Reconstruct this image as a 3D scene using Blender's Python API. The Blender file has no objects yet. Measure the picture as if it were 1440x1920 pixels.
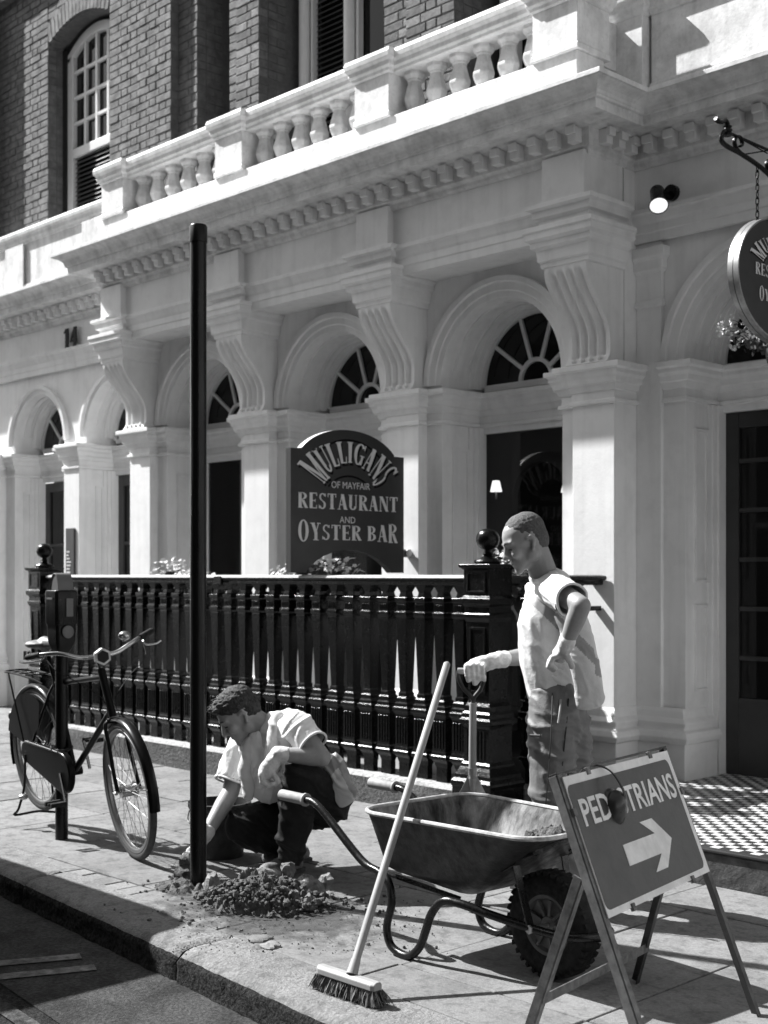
import bpy, bmesh, math, random
from math import sin, cos, pi, radians as R
from mathutils import Vector, Matrix, noise
random.seed(7)
SC = bpy.context.scene
COL = SC.collection
# ------------------------------------------------------------------ camera, sky, sun, exposure
cd = bpy.data.cameras.new("camera"); cam = bpy.data.objects.new("camera", cd); COL.objects.link(cam)
SC.camera = cam
cam.location = (0, 0, 1.47)
cam.rotation_euler = (R(90), 0, math.asin(0.7187440))
cd.sensor_fit = 'HORIZONTAL'; cd.sensor_width = 41.5; cd.lens = 2450 / 1440 * 41.5
cd.shift_y = 118 / 1440; cd.clip_start = .1; cd.clip_end = 500
cd.dof.use_dof = True; cd.dof.focus_distance = 5.1; cd.dof.aperture_fstop = 6.3
SUN_EL, SUNH = R(45.7), (0.950, 0.312)           # light travels towards +X, slightly +Y
w = bpy.data.worlds.new("World"); SC.world = w; w.use_nodes = True
nt = w.node_tree; nt.nodes.clear()
out = nt.nodes.new('ShaderNodeOutputWorld'); bg = nt.nodes.new('ShaderNodeBackground')
sky = nt.nodes.new('ShaderNodeTexSky'); sky.sky_type = 'NISHITA'; sky.sun_disc = False
sky.sun_elevation = SUN_EL; sky.sun_rotation = math.atan2(-SUNH[0], -SUNH[1])
bw = nt.nodes.new('ShaderNodeRGBToBW')            # a black-and-white photograph: the same sky without hue
nt.links.new(sky.outputs[0], bw.inputs[0]); nt.links.new(bw.outputs[0], bg.inputs[0])
bg.inputs[1].default_value = 0.105; nt.links.new(bg.outputs[0], out.inputs[0])
sd = bpy.data.lights.new("sun", 'SUN'); sun = bpy.data.objects.new("sun", sd); COL.objects.link(sun)
sd.energy = 5; sd.angle = R(.55); sd.color = (1, 1, 1)
ldir = Vector((SUNH[0] * cos(SUN_EL), SUNH[1] * cos(SUN_EL), -sin(SUN_EL)))
sun.rotation_euler = ldir.to_track_quat('-Z', 'Y').to_euler(); sun.location = (-8, -2, 9)
SC.view_settings.view_transform = 'Standard'; SC.view_settings.look = 'None'
SC.view_settings.gamma = 1; SC.view_settings.exposure = 1.27; SC.view_settings.use_curve_mapping = False
SC.render.engine = 'CYCLES'; SC.cycles.max_bounces = 6

# ------------------------------------------------------------------ materials (all neutral greys)
def mat(name, base, rough=.6, metal=0, spec=.5, nscale=0, namt=0, bscale=0, bump=0, stain=0, sscale=1.2, rnd=0, coat=0, stretch=None, dirt=None, fine=0, streak=0):
    m = bpy.data.materials.new(name); m.use_nodes = True; n = m.node_tree; p = n.nodes['Principled BSDF']
    p.inputs['Base Color'].default_value = (base, base, base, 1); p.inputs['Roughness'].default_value = rough
    p.inputs['Metallic'].default_value = metal; p.inputs['Specular IOR Level'].default_value = spec
    if coat: p.inputs['Coat Weight'].default_value = coat; p.inputs['Coat Roughness'].default_value = .08
    geo = n.nodes.new('ShaderNodeNewGeometry'); vec = geo.outputs['Position']
    if stretch:
        mp = n.nodes.new('ShaderNodeMapping'); mp.inputs['Scale'].default_value = stretch
        n.links.new(vec, mp.inputs[0]); vec = mp.outputs[0]
    def nz(scale, det=5):
        t = n.nodes.new('ShaderNodeTexNoise'); t.inputs['Scale'].default_value = scale; t.inputs['Detail'].default_value = det
        t.inputs['Roughness'].default_value = .62; n.links.new(vec, t.inputs['Vector']); return t.outputs['Fac']
    def math_(op, a, b):
        q = n.nodes.new('ShaderNodeMath'); q.operation = op
        for i, z in enumerate((a, b)):
            if isinstance(z, (int, float)): q.inputs[i].default_value = z
            else: n.links.new(z, q.inputs[i])
        return q.outputs[0]
    def mr(v, a, b, c, d):
        q = n.nodes.new('ShaderNodeMapRange'); n.links.new(v, q.inputs[0])
        for i, z in enumerate((a, b, c, d)): q.inputs[i + 1].default_value = z
        return q.outputs[0]
    f = None
    if nscale: f = mr(nz(nscale), .3, .7, 1 - namt, 1 + namt)
    if stain:
        s = mr(nz(sscale, 8), .42, .66, 1, 1 - stain); f = s if f is None else math_('MULTIPLY', f, s)
    if rnd:
        oi = n.nodes.new('ShaderNodeObjectInfo'); s = mr(oi.outputs['Random'], 0, 1, 1 - rnd, 1 + rnd)
        f = s if f is None else math_('MULTIPLY', f, s)
    if dirt:      # dirt=(z0,z1,amount): splash dirt that sits near the ground
        sp = n.nodes.new('ShaderNodeSeparateXYZ'); n.links.new(geo.outputs['Position'], sp.inputs[0])
        a = math_('ADD', sp.outputs[2], math_('MULTIPLY', nz(6), .25))
        s = mr(a, dirt[0], dirt[1], 1 - dirt[2], 1); f = s if f is None else math_('MULTIPLY', f, s)
    if streak:
        mps = n.nodes.new('ShaderNodeMapping'); mps.inputs['Scale'].default_value = (7, 7, .55); n.links.new(geo.outputs['Position'], mps.inputs[0])
        ts_ = n.nodes.new('ShaderNodeTexNoise'); ts_.inputs['Scale'].default_value = 1.6; ts_.inputs['Detail'].default_value = 6; n.links.new(mps.outputs[0], ts_.inputs['Vector'])
        s = mr(ts_.outputs['Fac'], .50, .72, 1, 1 - streak); f = s if f is None else math_('MULTIPLY', f, s)
    if fine:
        s = mr(nz(sscale * 6, 6), .50, .62, 1, 1 - fine); f = s if f is None else math_('MULTIPLY', f, s)
    if f is not None:
        v = math_('MULTIPLY', f, base); cc = n.nodes.new('ShaderNodeCombineColor')
        for i in range(3): n.links.new(v, cc.inputs[i])
        n.links.new(cc.outputs[0], p.inputs['Base Color'])
        rr = mr(f, .6, 1.3, min(1, rough + .12), max(.02, rough - .08)); n.links.new(rr, p.inputs['Roughness'])
    if bump:
        b = n.nodes.new('ShaderNodeBump'); b.inputs['Strength'].default_value = 1; b.inputs['Distance'].default_value = bump
        n.links.new(nz(bscale, 6), b.inputs['Height']); n.links.new(b.outputs[0], p.inputs['Normal'])
    return m
M = {}
M['stucco'] = mat('white_painted_stucco', .79, .55, nscale=1.6, namt=.05, bscale=38, bump=.0012, stain=.10, sscale=1.1, dirt=(.1, .75, .30), fine=.05, streak=.10)
M['coping'] = mat('weathered_painted_coping', .76, .6, nscale=8, namt=.08, bscale=40, bump=.0016, stain=.25, sscale=5, fine=.10, streak=.22)
M['mortar'] = mat('brick_mortar', .12, .9, nscale=20, namt=.2, bscale=60, bump=.004)
M['brick'] = mat('red_stock_brick', .13, .85, nscale=25, namt=.28, bscale=70, bump=.006, rnd=.28)
M['brickstuff'] = mat('red_stock_brick_far', .13, .85, nscale=9, namt=.36, bscale=70, bump=.006)
M['wood_white'] = mat('white_window_paint', .68, .4, nscale=6, namt=.06)
M['glass'] = mat('window_glass', .008, .04, spec=.25)
def glassmat():
    m = bpy.data.materials.new('clear_window_glass'); m.use_nodes = True; n = m.node_tree; n.nodes.clear()
    o = n.nodes.new('ShaderNodeOutputMaterial'); mx = n.nodes.new('ShaderNodeMixShader'); t = n.nodes.new('ShaderNodeBsdfTransparent'); g = n.nodes.new('ShaderNodeBsdfGlossy'); f = n.nodes.new('ShaderNodeFresnel')
    f.inputs[0].default_value = 1.3; g.inputs['Roughness'].default_value = .02; t.inputs[0].default_value = (.75, .75, .75, 1)
    n.links.new(f.outputs[0], mx.inputs[0]); n.links.new(t.outputs[0], mx.inputs[1]); n.links.new(g.outputs[0], mx.inputs[2]); n.links.new(mx.outputs[0], o.inputs[0]); return m
M['clear'] = glassmat()
M['shade'] = mat('lit_lamp_shade', .6, .5); M['shade'].node_tree.nodes['Principled BSDF'].inputs['Emission Color'].default_value = (1, 1, 1, 1); M['shade'].node_tree.nodes['Principled BSDF'].inputs['Emission Strength'].default_value = .9
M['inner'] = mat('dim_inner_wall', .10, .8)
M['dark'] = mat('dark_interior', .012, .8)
M['blind'] = mat('dark_blind', .05, .6)
M['wood_dark'] = mat('dark_door_paint', .03, .35, nscale=5, namt=.2)
M['iron'] = mat('black_gloss_iron', .004, .22, spec=.22, nscale=30, namt=.3, bscale=55, bump=.0022)
M['railhighlight'] = mat('painted_rail_highlight', .42, .5, nscale=30, namt=.3)  # sun highlight along the rail, painted as a pale colour on upward faces
M['ironrail'] = mat('worn_black_rail', .008, .3, spec=.25, nscale=20, namt=.3, bscale=60, bump=.004)
M['pole'] = mat('black_painted_pole', .004, .3, spec=.25, nscale=9, namt=.4, bscale=30, bump=.002, stretch=(1, 1, .25))
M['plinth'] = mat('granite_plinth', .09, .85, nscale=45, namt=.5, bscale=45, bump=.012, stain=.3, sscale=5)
M['plinthtop'] = mat('pale_plinth_top', .33, .9, nscale=40, namt=.4, bscale=40, bump=.014)  # upward faces, paler than the plinth sides
M['slab'] = mat('concrete_paving', .175, .85, nscale=70, namt=.2, bscale=160, bump=.0035, stain=.32, sscale=2.6, rnd=.10, fine=.30)
M['paver'] = mat('narrow_paver', .19, .85, nscale=70, namt=.22, bscale=160, bump=.004, stain=.3, sscale=4, rnd=.14)
M['bed'] = mat('joint_sand', .10, .95, nscale=50, namt=.4, bscale=80, bump=.006)
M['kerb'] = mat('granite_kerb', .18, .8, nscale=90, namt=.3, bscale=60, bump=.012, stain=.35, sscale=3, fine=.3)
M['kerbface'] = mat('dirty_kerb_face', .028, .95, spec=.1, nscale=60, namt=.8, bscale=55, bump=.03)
M['asphalt'] = mat('asphalt', .022, .8, spec=.2, nscale=75, namt=1.0, bscale=75, bump=.02, stain=.5, sscale=4)
M['gutter'] = mat('worn_gutter', .05, .85, spec=.2, nscale=55, namt=.5, bscale=70, bump=.014, stain=.55, sscale=4)
M['paint'] = mat('worn_road_paint', .22, .85, spec=.2, nscale=12, namt=.5, bscale=75, bump=.02, stain=.6, sscale=16)
M['paint2'] = mat('nearly_gone_road_paint', .10, .85, spec=.2, nscale=30, namt=.6, bscale=75, bump=.02, stain=.75, sscale=7)
M['tile_w'] = mat('white_tile', .48, .35, rnd=.08, nscale=20, namt=.06)
M['tile_b'] = mat('black_tile', .03, .35, rnd=.3, nscale=20, namt=.1)
M['riser'] = mat('black_stone_riser', .045, .55, nscale=14, namt=.6, bscale=20, bump=.01, stain=.0)
M['chrome'] = mat('chrome', .42, .2, metal=1)
M['rimm'] = mat('dull_wheel_rim', .22, .4, metal=1)
M['lampglass'] = mat('spot_reflector', .8, .3); M['lampglass'].node_tree.nodes['Principled BSDF'].inputs['Emission Color'].default_value = (1, 1, 1, 1); M['lampglass'].node_tree.nodes['Principled BSDF'].inputs['Emission Strength'].default_value = .35
M['grip2'] = mat('grey_plate', .12, .5)
M['opp'] = mat('dark_blocking_brick', .13, .9, nscale=3, namt=.3)
M['steel'] = mat('dull_steel', .35, .4, metal=.8, nscale=15, namt=.3)

# ------------------------------------------------------------------ mesh helpers
ORG = {}
class MB:
    def __init__(s): s.v = []; s.f = []
    def add(s, vs, fs):
        n = len(s.v); s.v += [tuple(p) for p in vs]; s.f += [tuple(i + n for i in f) for f in fs]; return s
    def box(s, x0, x1, y0, y1, z0, z1):
        return s.add([(x, y, z) for z in (z0, z1) for y in (y0, y1) for x in (x0, x1)],
                     [(0, 2, 3, 1), (4, 5, 7, 6), (0, 1, 5, 4), (2, 6, 7, 3), (0, 4, 6, 2), (1, 3, 7, 5)])
    def obox(s, c, ax, ay, az):     # centre and three half-axis vectors
        c, ax, ay, az = map(Vector, (c, ax, ay, az))
        return s.add([c + i * ax + j * ay + k * az for k in (-1, 1) for j in (-1, 1) for i in (-1, 1)],
                     [(0, 2, 3, 1), (4, 5, 7, 6), (0, 1, 5, 4), (2, 6, 7, 3), (0, 4, 6, 2), (1, 3, 7, 5)])
    def bar(s, a, b, wx, wy, up=(0, 0, 1)):
        a, b = Vector(a), Vector(b); d = (b - a); L = d.length; d.normalize(); u = Vector(up)
        sx = d.cross(u)
        if sx.length < 1e-3: sx = d.cross(Vector((1, 0, 0)))
        sx.normalize(); sy = sx.cross(d)
        return s.obox((a + b) / 2, sx * wx / 2, sy * wy / 2, d * L / 2)
    def rings(s, rings, caps=True, closed=False):
        n = len(rings[0]); b = len(s.v)
        for r in rings: s.v += [tuple(p) for p in r]
        m = len(rings)
        for i in range(m if closed else m - 1):
            for j in range(n):
                a0 = b + i * n + j; a1 = b + i * n + (j + 1) % n; c0 = b + ((i + 1) % m) * n + j; c1 = b + ((i + 1) % m) * n + (j + 1) % n
                s.f.append((a0, a1, c1, c0))
        if caps and not closed:
            s.f.append(tuple(b + j for j in reversed(range(n)))); s.f.append(tuple(b + (m - 1) * n + j for j in range(n)))
        return s
    def lathe(s, prof, c=(0, 0, 0), n=16, rot=None, square=False, caps=True):
        k = math.sqrt(2) if square else 1; off = pi / 4 if square else 0
        rg = []
        for r, z in prof:
            ring = []
            for j in range(n):
                p = Vector((r * k * cos(2 * pi * j / n + off), r * k * sin(2 * pi * j / n + off), z))
                if rot is not None: p = rot @ p
                ring.append(p + Vector(c))
            rg.append(ring)
        return s.rings(rg, caps)
    def tube(s, pts, r, n=8, closed=False, caps=True, flat=1, up=None):
        pts = [Vector(p) for p in pts]; m = len(pts); rad = r if isinstance(r, (list, tuple)) else [r] * m
        rg = []; prev = None
        for i, p in enumerate(pts):
            t = (pts[(i + 1) % m] - pts[i - 1]) if closed else (pts[min(i + 1, m - 1)] - pts[max(i - 1, 0)])
            t.normalize()
            if prev is None:
                u = Vector(up) if up else (Vector((0, 0, 1)) if abs(t.z) < .9 else Vector((1, 0, 0)))
                u = (u - t * u.dot(t)).normalized()
            else:
                u = prev - t * prev.dot(t)
                u = u.normalized() if u.length > 1e-6 else t.orthogonal().normalized()
            prev = u; v = t.cross(u)
            rg.append([p + rad[i] * (u * cos(2 * pi * j / n) + v * flat * sin(2 * pi * j / n)) for j in range(n)])
        return s.rings(rg, caps, closed)
    def sph(s, c, r, n=10, sc=(1, 1, 1)):
        c = Vector(c); rg = []
        for i in range(1, n):
            a = pi * i / n
            rg.append([c + Vector((r * sc[0] * sin(a) * cos(2 * pi * j / (2 * n)), r * sc[1] * sin(a) * sin(2 * pi * j / (2 * n)), -r * sc[2] * cos(a))) for j in range(2 * n)])
        return s.rings(rg)
    def sweep(s, path, prof, closed=False):   # prof: (out, z) ; outward is to the right of the path
        P = [Vector((p[0], p[1])) for p in path]; rg = []; n = len(P)
        for i in range(n):
            ns = []
            for a, b in ((i - 1, i), (i, i + 1)):
                if closed: a %= n; b %= n
                if a < 0 or b >= n: continue
                d = (P[b] - P[a]).normalized(); ns.append(Vector((d.y, -d.x)))
            m = ns[0] if len(ns) == 1 else (ns[0] + ns[1]) / (1 + ns[0].dot(ns[1]))
            rg.append([(P[i].x + m.x * o, P[i].y + m.y * o, z) for o, z in prof])
        return s.rings(rg, True, closed)
    def prism(s, pts, thick, frame):    # 2D outline pts, frame(u,v,w)->xyz
        a = [frame(u, v, 0) for u, v in pts]; b = [frame(u, v, thick) for u, v in pts]
        return s.rings([a, b])
    def build(s, name, m, parent=None, smooth=False, bevel=0, loc=None, seg=2, world=True):
        o0 = Vector(loc) if loc is not None else (ORG[parent] if parent is not None else Vector((0, 0, 0)))
        me = bpy.data.meshes.new(name)
        base = o0 if world else Vector((0, 0, 0))
        me.from_pydata([tuple(Vector(p) - base) for p in s.v], [], s.f)
        bm = bmesh.new(); bm.from_mesh(me); bmesh.ops.recalc_face_normals(bm, faces=bm.faces); bm.to_mesh(me); bm.free()
        if smooth:
            me.polygons.foreach_set('use_smooth', [True] * len(me.polygons))
            try: me.set_sharp_from_angle(angle=R(smooth if smooth is not True else 40))
            except Exception: pass
        if m is not None: me.materials.append(M[m] if isinstance(m, str) else m)
        return link(name, me, parent, o0, bevel, seg)
def link(name, me, parent, o0, bevel=0, seg=2):
    o = bpy.data.objects.new(name, me); COL.objects.link(o); o0 = Vector(o0); ORG[o] = o0
    if parent is not None: o.parent = parent; o.location = o0 - ORG[parent]
    else: o.location = o0
    if bevel:
        b = o.modifiers.new('b', 'BEVEL'); b.width = bevel; b.segments = seg; b.limit_method = 'ANGLE'; b.angle_limit = R(35)
    return o
def thing(name, label, cat, loc, group=None):
    o = bpy.data.objects.new(name, None); COL.objects.link(o); o.location = loc; ORG[o] = Vector(loc)
    o.empty_display_size = .1; o['label'] = label; o['category'] = cat
    if group: o['group'] = group
    return o
def tag(o, label=None, cat=None, group=None, kind=None):
    for k, v in (('label', label), ('category', cat), ('group', group), ('kind', kind)):
        if v: o[k] = v
    return o
def inst(src, parent, loc, rotz=0, sc=None):    # copy of a part that shares its mesh
    o = src.copy(); COL.objects.link(o); loc = Vector(loc); ORG[o] = loc
    o.parent = parent; o.location = loc - (ORG[parent] if parent is not None else Vector((0, 0, 0))); o.rotation_euler = (0, 0, rotz)
    if sc: o.scale = sc
    return o
def bez(pts, n=8):      # Catmull-Rom through points
    P = [Vector(p) for p in pts]; P = [P[0] * 2 - P[1]] + P + [P[-1] * 2 - P[-2]]; r = []
    for i in range(1, len(P) - 2):
        for k in range(n):
            t = k / n; a, b, c, d = P[i - 1:i + 3]
            r.append(.5 * ((2 * b) + (c - a) * t + (2 * a - 5 * b + 4 * c - d) * t * t + (3 * b - a - 3 * c + d) * t ** 3))
    r.append(P[-2]); return r

# ------------------------------------------------------------------ ground, kerb, road
def kf(x): return 2.975 - .10 * (x + 4.26)      # kerb front line
def kb(x): return 3.26 - .062 * (x + 4.26)      # joint behind the kerb
mb = MB(); mb.box(-60, 60, -60, 60, -.5, -.13); road = tag(mb.build('road', 'asphalt'), kind='structure')
mb = MB(); mb.add([(-14, kf(-14) - .1, -.126), (-14, kf(-14) - .30, -.126), (3, kf(3) - .75, -.126), (3, kf(3) - .1, -.126)], [(0, 1, 2, 3)])
mb.add([(-14, kf(-14) + .1, -.1262), (-14, kf(-14) - .1, -.1262), (3, kf(3) - .1, -.1262), (3, kf(3) + .1, -.1262)], [(0, 1, 2, 3)])
tag(mb.build('gutter', 'gutter'), kind='structure')
for k, q in enumerate((((-5.22, 2.10), (-4.84, 2.90), (-4.77, 2.87), (-5.15, 2.07)), ((-5.04, 2.02), (-4.66, 2.86), (-4.59, 2.83), (-4.97, 1.99)))):
    mb = MB(); mb.add([(x, y, -.121) for x, y in q], [(0, 1, 2, 3)])
    tag(mb.build('painted_stripe', 'paint'), kind='structure')
for q_ in (0, 1):          # worn double line that follows the kerb
    mb = MB(); o_ = .62 + .16 * q_
    mb.add([(x, kf(x) - o_ - w_, -.1225) for x, w_ in ((-4.75, 0), (-2.0, 0), (-2.0, .07), (-4.75, .07))], [(0, 1, 2, 3)]); tag(mb.build('worn_kerb_line', 'paint2'), kind='structure')
mb = MB()       # concrete bed under the paving, reaching back under the building
mb.add([(x, y, z) for z in (-.129, -.012) for x, y in ((-30, kf(-30) + .12), (12, kf(12) + .12), (12, 30), (-30, 30))], [(0, 1, 2, 3), (7, 6, 5, 4), (0, 1, 5, 4), (1, 2, 6, 5), (2, 3, 7, 6), (3, 0, 4, 7)])
pav = tag(mb.build('pavement', 'bed'), kind='structure')
def slabobj(name, q, m, parent, z=0, th=.05, g=.004, bev=.004):
    c = Vector((sum(p[0] for p in q) / 4, sum(p[1] for p in q) / 4, 0)); qq = []
    for p in q:
        d = Vector((p[0], p[1], 0)); v = d - c; L = v.length; qq.append(d - v / L * g * 1.6)
    dz = random.uniform(-.0025, .0025); tx, ty = random.uniform(-.002, .002), random.uniform(-.002, .002)
    mb = MB(); mb.rings([[(p.x, p.y, z - th) for p in qq], [(p.x, p.y, z + dz + tx * (p.x - c.x) + ty * (p.y - c.y)) for p in qq]])
    return mb.build(name, m, parent, bevel=bev, loc=c)
rows = [(3.475, 4.36, .87, 0), (4.36, 4.95, .76, .3), (4.95, 5.41, .9, .1), (5.41, 5.80, .7, 0), (5.80, 6.6, .8, .4), (6.6, 7.2, .9, 0)]
for y0, y1, L, off in rows:
    x = -3.50 + off - 14 * L
    while x < 1.5:
        if y0 > 5.4 and x > -5.3: break
        if x > -14: slabobj('paving_slab', ((x, y0), (x + L, y0), (x + L, y1), (x, y1)), 'slab', pav)
        x += L
x = -14.0; i = 0                                  # narrow row behind the kerb: slabs alternating with thin pavers
while x < 1.5:
    if x < -4.4 and i % 2 == 0:
        for k in range(5):
            a, b = x + k * .125, x + (k + 1) * .125; slabobj('paver', ((a, kb(a)), (b, kb(b)), (b, 3.475), (a, 3.475)), 'paver', pav, g=.005, bev=.006)
        x += .625
    else:
        b = min(x + (.75 if x < -4.4 else .87), 1.6); slabobj('paving_slab', ((x, kb(x)), (b, kb(b)), (b, 3.475), (x, 3.475)), 'slab', pav); x = b
    i += 1
kerb = thing('kerb', 'x', 'x', (-4.26, 3.1, 0)); del kerb['label']; del kerb['category']; kerb['kind'] = 'structure'
xs = [-13.3, -11.8, -10.3, -8.8, -7.25, -5.76, -4.26, -2.7, -1.2, .3, 1.8]
for a, b in zip(xs, xs[1:]):
    n = 60; rg = []
    prof = [(0, -.2), (-.004, -.115), (.006, -.08), (.002, -.05), (.012, -.026), (.036, -.008), (.075, .0), (.16, .002), (.27, .001), (1, 0), (1, -.2)]
    for k in range(n + 1):
        t = k / n; x = a + .006 + (b - a - .012) * t; e = .012 if k in (0, n) else 0
        ring = []
        for j, (o, z) in enumerate(prof):
            y = kf(x) + o if o < .9 else kb(x) - .004
            if j < 7: y += (.012 if j < 4 else .005) * noise.noise(Vector((x * 14, z * 22, 3))) + .005 * noise.noise(Vector((x * 45, z * 40, 9))) + e
            ring.append((x, y, z - (e if 3 < j < 9 else 0) + (.003 * noise.noise(Vector((x * 5, y * 9, 1))) if 2 < j < 9 else 0)))
        rg.append(ring)
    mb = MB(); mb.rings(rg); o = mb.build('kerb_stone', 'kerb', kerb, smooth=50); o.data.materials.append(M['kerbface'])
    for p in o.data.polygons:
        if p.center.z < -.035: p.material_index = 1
# tiled doorstep in front of the right-hand doorway
step = thing('tiled_doorstep', 'x', 'x', (-3.4, 5.6, 0)); del step['label']; del step['category']; step['kind'] = 'structure'
SX0, SX1, SY0, SY1 = -4.75, -2.0, 5.42, 7.7
mb = MB(); mb.box(SX0, SX1, SY0, SY1 + .3, -.1, .157); mb.build('riser', 'riser', step, bevel=.01)
mb = MB(); mb.box(SX0 - .01, SX1, SY0 - .015, SY0 + .035, .1575, .172); mb.build('nosing', 'tile_b', step, bevel=.004)
ts = .0535; tb = {}
for key in ('tile_w', 'tile_b'):
    me_ = MB().box(-ts / 2 + .0012, ts / 2 - .0012, -ts / 2 + .0012, ts / 2 - .0012, 0, .012)
    tb[key] = me_
cnt = 0; farT = {'tile_w': MB(), 'tile_b': MB()}; protoT = {}
cells = []
nx, ny = int((SX1 - SX0) / ts), int((SY1 - SY0) / ts)
for i in range(nx):
    for j in range(ny):
        x, y = SX0 + .03 + i * ts, SY0 + .065 + j * ts
        cells.append((x, y, (i + j) % 2))
cells.sort(key=lambda c: (c[0] + 4.0) ** 2 + (c[1] - 5.75) ** 2 * 1.2)
for x, y, k in cells:
    key = 'tile_w' if k else 'tile_b'; nm = 'white_tile' if k else 'black_tile'; cnt += 1
    if cnt <= 298:
        if key not in protoT: protoT[key] = tb[key].build(nm, key, step, loc=(x, y, .158), world=False)
        else: inst(protoT[key], step, (x, y, .158 + random.uniform(-.0006, .0006)))
    else: farT[key].box(x - ts / 2 + .0012, x + ts / 2 - .0012, y - ts / 2 + .0012, y + ts / 2 - .0012, .158, .170)
for key in farT: tag(farT[key].build('outer_tiles', key, step), kind='stuff')
# ------------------------------------------------------------------ the restaurant building
B = thing('restaurant_building', 'white stucco restaurant front with arches, scroll brackets and balcony below a brick upper floor', 'building', (-6.7, 7.1, 0))
PR = [-10.24, -8.49, -6.745, -4.99]; PW = .335       # right edges of the bay piers
WY, WO, FY, FB, DG = 6.97, 7.15, 6.55, 6.59, 7.45    # bay wall, outer wall, bracket face, beam face, door/window plane
ZS = 2.83
def archwall(mb, x0, x1, z0, z1, cx, r, zs, Y0, Y1, n=28, jamb=True):
    # front wall with an arched opening from z0 up, and its soffit back to Y1
    A = [(cx - r * cos(pi * k / n), zs + r * sin(pi * k / n)) for k in range(n + 1)]
    mb.box(x0, cx - r, Y0, Y1, z0, zs); mb.box(cx + r, x1, Y0, Y1, z0, zs)
    xs_ = [x0] + [a[0] for a in A] + [x1]; zs_ = [zs] + [a[1] for a in A] + [zs]
    for k in range(len(xs_) - 1):
        a, b, za, zb = xs_[k], xs_[k + 1], zs_[k], zs_[k + 1]
        if k in (0, len(xs_) - 2): za = zb = zs + .0005
        mb.add([(a, Y0, za), (b, Y0, zb), (b, Y0, z1), (a, Y0, z1), (a, Y1, za), (b, Y1, zb), (b, Y1, z1), (a, Y1, z1)],
               [(0, 1, 2, 3), (7, 6, 5, 4), (4, 5, 1, 0), (3, 2, 6, 7), (0, 3, 7, 4), (1, 5, 6, 2)])
def arc_ring(mb, cx, zc, prof, n=40):   # prof (radius, y): closed outline swept round the half circle
    mb.rings([[(cx - r * cos(pi * k / n), y, zc + r * sin(pi * k / n)) for r, y in prof] for k in range(n + 1)])
def frame_rect(mb, X, y0, y1, z0, z1, wd, pr):    # raised moulding round a panel on a jamb facing +X
    a = [(y0, y1, z0, z0 + wd), (y0, y1, z1 - wd, z1), (y0, y0 + wd, z0 + wd, z1 - wd), (y1 - wd, y1, z0 + wd, z1 - wd)]
    for p in a: mb.box(X - .01, X + pr, *p)
def capital(mb, x0, x1, y0, y1, z, s=1.0, prof=None):
    prof = prof or [(0, -.255), (.022, -.25), (.022, -.228), (.004, -.222), (.004, -.17), (.02, -.165), (.028, -.13), (.05, -.122), (.055, -.09), (.075, -.07), (.075, -.045), (.098, -.035), (.098, -.004), (.09, 0), (-.02, 0), (-.02, -.255)]
    mb.sweep([(x0, y1), (x0, y0), (x1, y0), (x1, y1)], [(o * s, z + zz) for o, zz in prof])
BASEP = [(0, .62), (.012, .60), (.02, .56), (.05, .53), (.035, .50), (.035, .485), (.07, .475), (.085, .44), (.07, .405), (.045, .40), (.045, .0), (-.02, 0), (-.02, .62)]
# --- walls
O2 = thing('added_opposite_terrace', 'unseen dark brick terrace added behind the viewpoint to block sky light and reflections', 'building', (-6, -8.5, 0))  # unseen terrace, added to cut sky light and darken reflections
mb = MB(); mb.box(-26, 16, -16, -9.0, -.13, 13.5); mb.box(-26.2, 16.2, -9.0, -8.75, 3.6, 4.1); mb.box(-26.2, 16.2, -8.999, -8.6, 13.0, 13.52); mb.build('brick_wall', 'opp', O2)
wp = None
for fl_ in range(4):
    for k in range(15):
        x = -24.5 + 2.7 * k; z = (.7, 4.9, 7.9, 10.6)[fl_]
        if wp is None: m = MB(); m.box(-.55, .55, -.02, .02, 0, 1.9); wp = m.build('window', 'glass', O2, loc=(x, -8.97, z), world=False)
        else: inst(wp, O2, (x, -8.97, z))
mb = MB(); mb.box(-40, 40, -8.6, -5.5, -.13, .0); tag(mb.build('far_pavement', 'slab'), kind='structure')
mb = MB()
bays = [(PR[i], PR[i + 1] - PW, (PR[i] + PR[i + 1] - PW) / 2) for i in range(3)]
RI = .555
for x0, x1, cx in bays: archwall(mb, x0, x1, 0, 3.63, cx, RI, ZS + .03, WY, WY + .44)
for xr in PR: mb.box(xr - PW + .001, xr - .001, WY + .02, WY + .42, 0, 3.63)
mb.box(-10.57, -4.993, WY + .02, WY + .40, 3.631, 4.4)
bay = mb.build('bay_wall', 'stucco', B)
mb = MB()
LO = [(-12.76, .53), (-11.24, .55)]
archwall(mb, -13.48, -11.88, 0, 3.63, LO[0][0], LO[0][1], ZS + .06, WO, WO + .36)
archwall(mb, -11.88, -10.56, 0, 3.63, LO[1][0], LO[1][1], ZS + .06, WO, WO + .36)
mb.box(-15.5, -13.481, WO, WO + .3, 0, 3.63); mb.build('outer_wall', 'stucco', B); mb = MB()
RC, RR = -4.05, .586
archwall(mb, -4.985, -3.1, 0, 3.63, RC, RR, ZS, WO, WO + .40)
mb.box(-3.099, -1.2, WO, WO + .3, 0, 3.63)
mb.build('outer_wall', 'stucco', B)
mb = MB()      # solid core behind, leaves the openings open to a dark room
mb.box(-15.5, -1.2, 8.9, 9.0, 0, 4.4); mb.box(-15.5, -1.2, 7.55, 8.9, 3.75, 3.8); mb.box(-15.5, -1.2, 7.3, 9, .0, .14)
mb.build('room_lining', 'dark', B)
m = MB(); archwall(m, -7.9, -6.2, .14, 3.7, -6.96, .30, 2.12, 8.55, 8.62); m.build('inner_arch', 'inner', B)
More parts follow.
